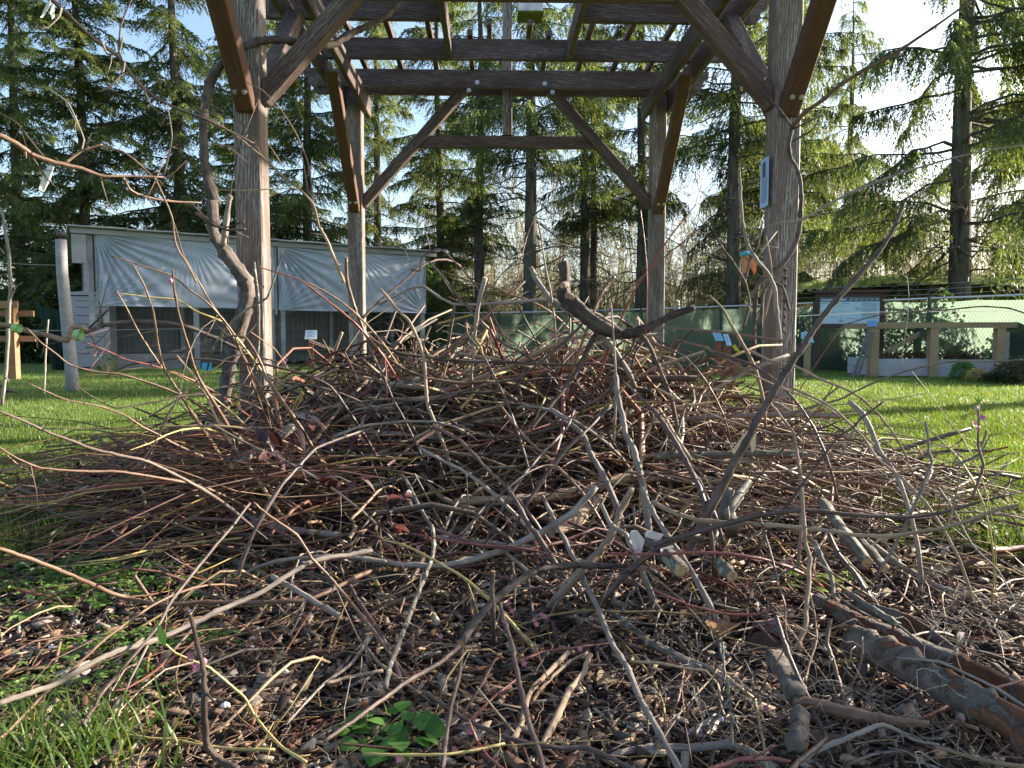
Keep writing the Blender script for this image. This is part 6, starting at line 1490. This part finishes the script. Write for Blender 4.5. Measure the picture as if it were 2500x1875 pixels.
# white eggshell-like bits
WS = plain('white_pebble', (.75,.74,.80), .5, .1, 20)
for k, (px_, py_) in enumerate([(120,1605),(455,1520),(1240,1895),(2318,1546),(2241,1743),(1752,1785),(428,1393),(735,1396),(548,1765),(703,1669),(628,1583)]):
    c = ground(px_, py_); m_ = MB(); q = .006 + .002 * (k % 3)
    m_.tube([(0, 0, 0), (q * .3, 0, q * .3), (q, 0, q * .5), (q * 1.9, 0, q * .4), (q * 2.2, 0, 0)], [q * .2, q * .8, q, q * .7, q * .1], 7)
    o = m_.build('white_pebble', WS, None, True); o.location = (c.x, c.y, .022); o.rotation_euler = (0, .1, k); tag(o, 'tiny white pebble on the dark mulch', 'pebble', 'white bits scattered on the mulch')
m_ = MB()

# ================================================================== grass
GR = attr_mat('grass_blade', .45, .4, 2.0, .3, .5, (1.45, 1.35, .6), 0)
def grass(n, y0, y1, hr, wr, seed, xr, pw=1.9, filt=None, lean=.35, colsx=None):
    r = np.random.default_rng(seed); out = np.zeros((0, 2))
    while len(out) < n:
        u = r.uniform(0, 1, n * 2); y = (y0 ** (1 - pw) + u * (y1 ** (1 - pw) - y0 ** (1 - pw))) ** (1 / (1 - pw)); x = r.uniform(-1, 1, n * 2) * np.minimum(y * .78 + .2, xr)
        k = bed_d(x, y) > r.uniform(-.10, .10, n * 2)
        if filt is not None: k &= filt(x, y)
        out = np.concatenate([out, np.stack([x, y], 1)[k]])
    p = out[:n]; az = r.uniform(0, 6.283, n); k = (p[:, 1] / y0) ** .55
    hgt = r.uniform(*hr, n); wd = r.uniform(*wr, n) * k; ln = np.abs(r.normal(0, lean, n)) * hgt
    b = np.stack([p[:, 0], p[:, 1], np.full(n, -.004)], 1); wv = np.stack([np.sin(az), -np.cos(az), np.zeros(n)], 1) * wd[:, None] * .5; dv = np.stack([np.cos(az), np.sin(az), np.zeros(n)], 1) * ln[:, None]
    up = np.array([0, 0, 1.0])[None] * hgt[:, None]
    V = np.stack([b - wv, b + wv, b + wv * .8 + dv * .35 + up * .6, b - wv * .8 + dv * .35 + up * .6, b + dv + up], 1).reshape(-1, 3)
    b0 = (np.arange(n) * 5)[:, None]; F4 = b0 + np.array([[0, 1, 2, 3]]); F3 = b0 + np.array([[3, 2, 4]])
    cs = np.array(colsx or [(.10,.175,.040), (.13,.20,.050), (.075,.145,.035), (.19,.23,.07), (.27,.25,.12)]); c = cs[r.choice(len(cs), n, p=[.35, .3, .2, .11, .04])] * r.uniform(.7, 1.3, (n, 1))
    return V, [F4, F3], np.repeat(c, 5, axis=0)
def put_grass(name, args, label):
    V, Fs, c = args; return tag(link_mesh(name, np_mesh(name, V, Fs, c), GR), label, 'grass', kind='stuff')
put_grass('lawn_grass', grass(330000, 2.2, 16, (.022, .055), (.0022, .0038), 1, 11.5), 'short mown green grass of the lawn')
put_grass('grass_fringe', grass(9000, 1.6, 4.6, (.05, .13), (.0025, .0045), 2, 3.2, 1.2, lambda x, y: bed_d(x, y) < .45, .5), 'longer grass along the edge of the mulch bed')
# tuft close to the camera, bottom left
def tuft(px_, py_, n, sp_, hr, label, wd=(.002, .0038), seed=1, name='grass_tuft', cols=None):
    c = ground(px_, py_); r = np.random.default_rng(seed); V = []; Fq = []; Cc = []
    for i in range(n):
        x, y = r.normal(0, sp_, 2); az = r.uniform(0, 6.283); h = r.uniform(*hr); w_ = r.uniform(*wd); le = r.uniform(.15, .8) * h; d = np.array([math.cos(az), math.sin(az), 0]); s = np.array([-d[1], d[0], 0]); n0 = len(V)
        for k in range(6):
            t = k / 5; q = np.array([x, y, 0]) + d * le * t ** 2 + np.array([0, 0, h * (t - .22 * t * t)]); ww = w_ * (1 - t ** 2.2) + .0002; V += [q - s * ww, q + s * ww]
        for k in range(5): Fq.append((n0 + 2*k, n0 + 2*k + 1, n0 + 2*k + 3, n0 + 2*k + 2))
        cl = np.array((cols or [(.07,.15,.03), (.11,.20,.04), (.16,.22,.07)])[r.integers(3)]) * r.uniform(.7, 1.2); Cc += [cl] * 12
    o = link_mesh(name, np_mesh(name, V, np.array(Fq), np.array(Cc)), GR); o.location = (c.x, c.y, .0); return tag(o, label, 'grass tuft')
tuft(110, 1905, 420, .085, (.07, .16), 'lush long grass tuft at the bottom left corner', (.0014, .0028), seed=1)
tuft(260, 1860, 50, .03, (.05, .11), 'smaller grass tuft right of the lush one', (.0012, .0024), seed=2)
tuft(600, 1430, 60, .05, (.04, .09), 'small grass tuft among the left canes', (.001, .002), seed=3)
tuft(1690, 1650, 26, .02, (.03, .06), 'tiny yellow-green grass tuft in the right mulch', (.001, .002), seed=4)
tuft(40, 1290, 160, .10, (.06, .16), 'sunlit grass tuft at the left edge of the bed', seed=5)
tuft(2440, 1330, 120, .10, (.06, .14), 'sunlit grass tuft at the right edge of the bed', seed=6)
LIL = [(.06,.15,.03), (.09,.19,.035), (.13,.20,.05)]
tuft(1985, 1150, 70, .07, (.18, .34), 'strappy green lily leaves at the foot of the right front post', (.006, .011), 7, 'lily_clump', LIL)
tuft(1900, 1160, 34, .05, (.14, .26), 'smaller clump of strappy leaves left of the lily clump', (.005, .009), 8, 'lily_clump', LIL)
tuft(1480, 1120, 30, .06, (.14, .24), 'strappy green leaves peeping through the middle of the heap', (.004, .007), 10, 'lily_clump', LIL)
tuft(500, 1140, 60, .10, (.12, .26), 'tall grass clump at the foot of the left front post', (.003, .005), 9, 'grass_tuft', LIL)
# leafy weeds
WEED = attr_mat('weed_leaf', .5, .4, 40, .3, .4, (1.5, 1.4, .6), 0)
WC = [(.14,.25,.05), (.17,.29,.06), (.10,.20,.04)]
def weeds(px_, py_, n, spx, label, L_=.010, W_=.0028, name='weed_patch', whorl=6, h=(.01, .05), cols=WC, seed=1, kind='stuff'):
    c = ground(px_, py_); r = random.Random(seed); sps = []
    for i in range(n):
        x, y, z = r.gauss(0, spx), r.gauss(0, spx * .7), r.uniform(*h); a0 = r.uniform(0, 6.28)
        for k in range(whorl): sps.append((x, y, z, a0 + 6.283 * k / whorl, r.uniform(-.1, .5), r.uniform(.7, 1.2)))
    o = leaves(sps, L_, W_, cols, seed, WEED, name); o.location = (c.x, c.y, 0); tag(o, label, 'weeds', kind=kind if kind == 'stuff' else None); return o
weeds(250, 1450, 420, .15, 'carpet of small whorled weeds at the left edge of the mulch', .020, .0042, seed=1)
weeds(60, 1420, 200, .14, 'whorled weeds at the far left edge', .016, .0035, seed=2)
weeds(330, 1600, 160, .07, 'patch of small whorled weeds behind the dark stub', .016, .0034, seed=3)
weeds(520, 1590, 40, .035, 'small whorled weed beside the pink blossom', .014, .003, seed=4, kind='thing')
weeds(290, 1690, 60, .05, 'small whorled weeds above the lush grass tuft', .014, .003, seed=5)
weeds(30, 1740, 120, .07, 'whorled weeds in the bottom left corner', .014, .003, seed=6)
weeds(2230, 1330, 60, .07, 'bright green lobed weeds by the right lawn edge', .030, .010, seed=7, whorl=5)
weeds(2000, 1440, 46, .06, 'yellow-green weeds behind the upper log', .022, .006, cols=[(.20,.28,.04), (.14,.24,.04)], seed=8, whorl=5)
def rosette(px_, py_, n, L_, W_, label, seed, h=.03, cols=WC, spread=.04):
    c = ground(px_, py_); e = empty('broadleaf_weed', (c.x, c.y, .01), 0, label, 'plant'); r = random.Random(seed)
    for i in range(n):
        a = 6.283 * i / n + r.uniform(-.3, .3); q = r.uniform(.1, 1) * spread
        leaves([(q * math.cos(a), q * math.sin(a), h * r.uniform(.3, 1), a, r.uniform(.05, .55), r.uniform(.75, 1.2))], L_, W_, cols, seed * 50 + i, WEED, 'leaf', e, .35, .12)
    return e
rosette(950, 1845, 44, .036, .019, 'round leaved green plant at the bottom centre', 1, .05, [(.08,.22,.04), (.13,.28,.06)], .075)
rosette(480, 1440, 8, .075, .016, 'long toothed dandelion leaves among the left weeds', 2, .02, WC, .02)
rosette(300, 1395, 7, .07, .018, 'grey-green broad leaves at the left edge of the mulch', 3, .02, [(.12,.20,.12), (.10,.18,.09)], .02)
rosette(180, 1350, 7, .06, .016, 'blue-green broad leaves in the lit grass at the left', 4, .02, [(.14,.22,.16), (.10,.18,.11)], .02)
rosette(70, 1525, 6, .055, .018, 'small broad leaves at the left picture edge', 5, .02, WC, .02)
rosette(930, 1415, 5, .045, .014, 'small shiny leaves in shade left of the front centre', 6, .02, [(.05,.12,.04)], .03)
rosette(70, 1620, 5, .05, .012, 'grey-green narrow leaves near the left picture edge', 7, .02, [(.15,.20,.13)], .02)
# shrubs and flowers at the bins, daffodils
def bush(px_, py_, Y_, rad, hh, n, cols, label, name='shrub', cat='shrub', L_=.05, W_=.016, seed=1):
    c = at(px_, py_, Y_); r = np.random.default_rng(seed); sps = []
    for i in range(n):
        d = unit(r.normal(size=3)); q = r.uniform(.5, 1) ** .5; sps.append((d[0] * rad * q, d[1] * rad * q, abs(d[2]) * hh * q + .02, r.uniform(0, 6.28), r.uniform(-.3, .9), r.uniform(.6, 1.2)))
    e = empty(name, (c.x, Y_, 0), 0, label, cat); leaves(sps, L_, W_, cols, seed, WEED, 'foliage', e)
    m_ = MB(); rr = random.Random(seed)
    for i in range(14): a = rr.uniform(0, 6.28); m_.tube([(0, 0, 0), (math.cos(a) * rad * .35, math.sin(a) * rad * .35, hh * .5), (math.cos(a) * rad * .75, math.sin(a) * rad * .75, hh * .8)], [.008, .006, .003], 5)
    m_.build('stem', BK['tan'], e); return e
bush(2352, 925, 12.7, .22, .34, 900, [(.08,.24,.03), (.12,.30,.04)], 'bright green bushy plant in front of the compost bins', seed=1)
bush(2385, 930, 12.2, .20, .22, 400, [(.45,.42,.12), (.30,.33,.08), (.55,.35,.25)], 'low pale yellow plant in front of the right bin post', seed=2, L_=.04)
bush(2500, 950, 11.6, .50, .42, 2200, [(.05,.075,.035), (.09,.085,.05), (.035,.055,.03)], 'dark heap of evergreen cuttings at the right edge of the lawn', 'cuttings_heap', 'brush', .08, .012, seed=3)
bush(2440, 940, 11.9, .30, .16, 700, [(.05,.075,.03), (.04,.06,.03)], 'low dark evergreen branches left of the cuttings heap', 'evergreen_cutting', 'brush', .07, .010, seed=4)
bush(260, 905, 14.6, .25, .35, 500, [(.08,.14,.03), (.12,.17,.05)], 'rough grass clump at the foot of the shed corner posts', 'weed_clump', 'plant', .12, .006, seed=5)
bush(1760, 860, 15.6, .30, .34, 500, [(.07,.15,.03), (.10,.17,.05)], 'green daffodil leaves below the small cyan sign', 'daffodil_clump', 'plant', .14, .007, seed=6)
YEL = plain('yellow_petal', (.80,.62,.03), .5, .1)
for k, (px_, py_) in enumerate([(1727, 850), (1797, 852), (1802, 858), (1793, 846)]):
    c = at(px_, py_, 15.4); f = flower(c, .05, None, 60 + k, 'daffodil'); f.data.materials.clear(); f.data.materials.append(YEL); tag(f, 'yellow daffodil flower beyond the right front post', 'flower', 'daffodils beyond the heap')
# hanging feeder at the right post
hf = empty('hanging_ornament', tuple(at(1828, 640, 3.7)), 0, 'orange wooden ornament with a turquoise top hanging left of the right post', 'ornament')
m_ = MB(); m_.box((-.028, -.02, -.055), (-.006, .02, .030)); m_.build('side_board', plain('orange_wood', (.45,.20,.09), .7), hf)
m_ = MB(); m_.add([(.008,-.02,.034),(.024,-.02,.034),(.034,-.02,-.04),(.026,-.02,-.062),(.012,-.02,-.03),(.008,.0,.034),(.024,.0,.034),(.034,.0,-.04),(.026,.0,-.062),(.012,.0,-.03)],
  [(0,1,2,3,4),(9,8,7,6,5),(0,5,6,1),(1,6,7,2),(2,7,8,3),(3,8,9,4),(4,9,5,0)]); m_.build('ribbon', plain('orange_ribbon', (.62,.20,.09), .6), hf)
m_ = MB(); m_.tube([(-.045, 0, .034), (-.01, 0, .046), (.02, 0, .036)], [.006, .014, .006], 8); m_.build('turquoise_top', plain('turquoise', (.05,.38,.55), .4), hf)
# wooden whirl ornament on the right post
wp = empty('hanging_chime', tuple(at(1918, 660, 3.90)), 0, 'small dark string of cones pinned down the face of the right front post', 'chime')
for k in range(9):
    c = Vector((.0, 0, -.0 - k * .040)); s = .018 - .0008 * k
    m_ = MB(); m_.tube([c + Vector((0, 0, -s * 1.1)), c + Vector((0, 0, -s * .2)), c + Vector((0, 0, s * .25)), c + Vector((0, 0, s * .5))], [s * .15, s * .5, s, s * .45], 7); m_.build('cone', BK['dark'], wp)
m_ = MB(); m_.tube([(0, 0, .02), (0, 0, -.36)], .0012, 4); m_.build('string', BK['dark'], wp)
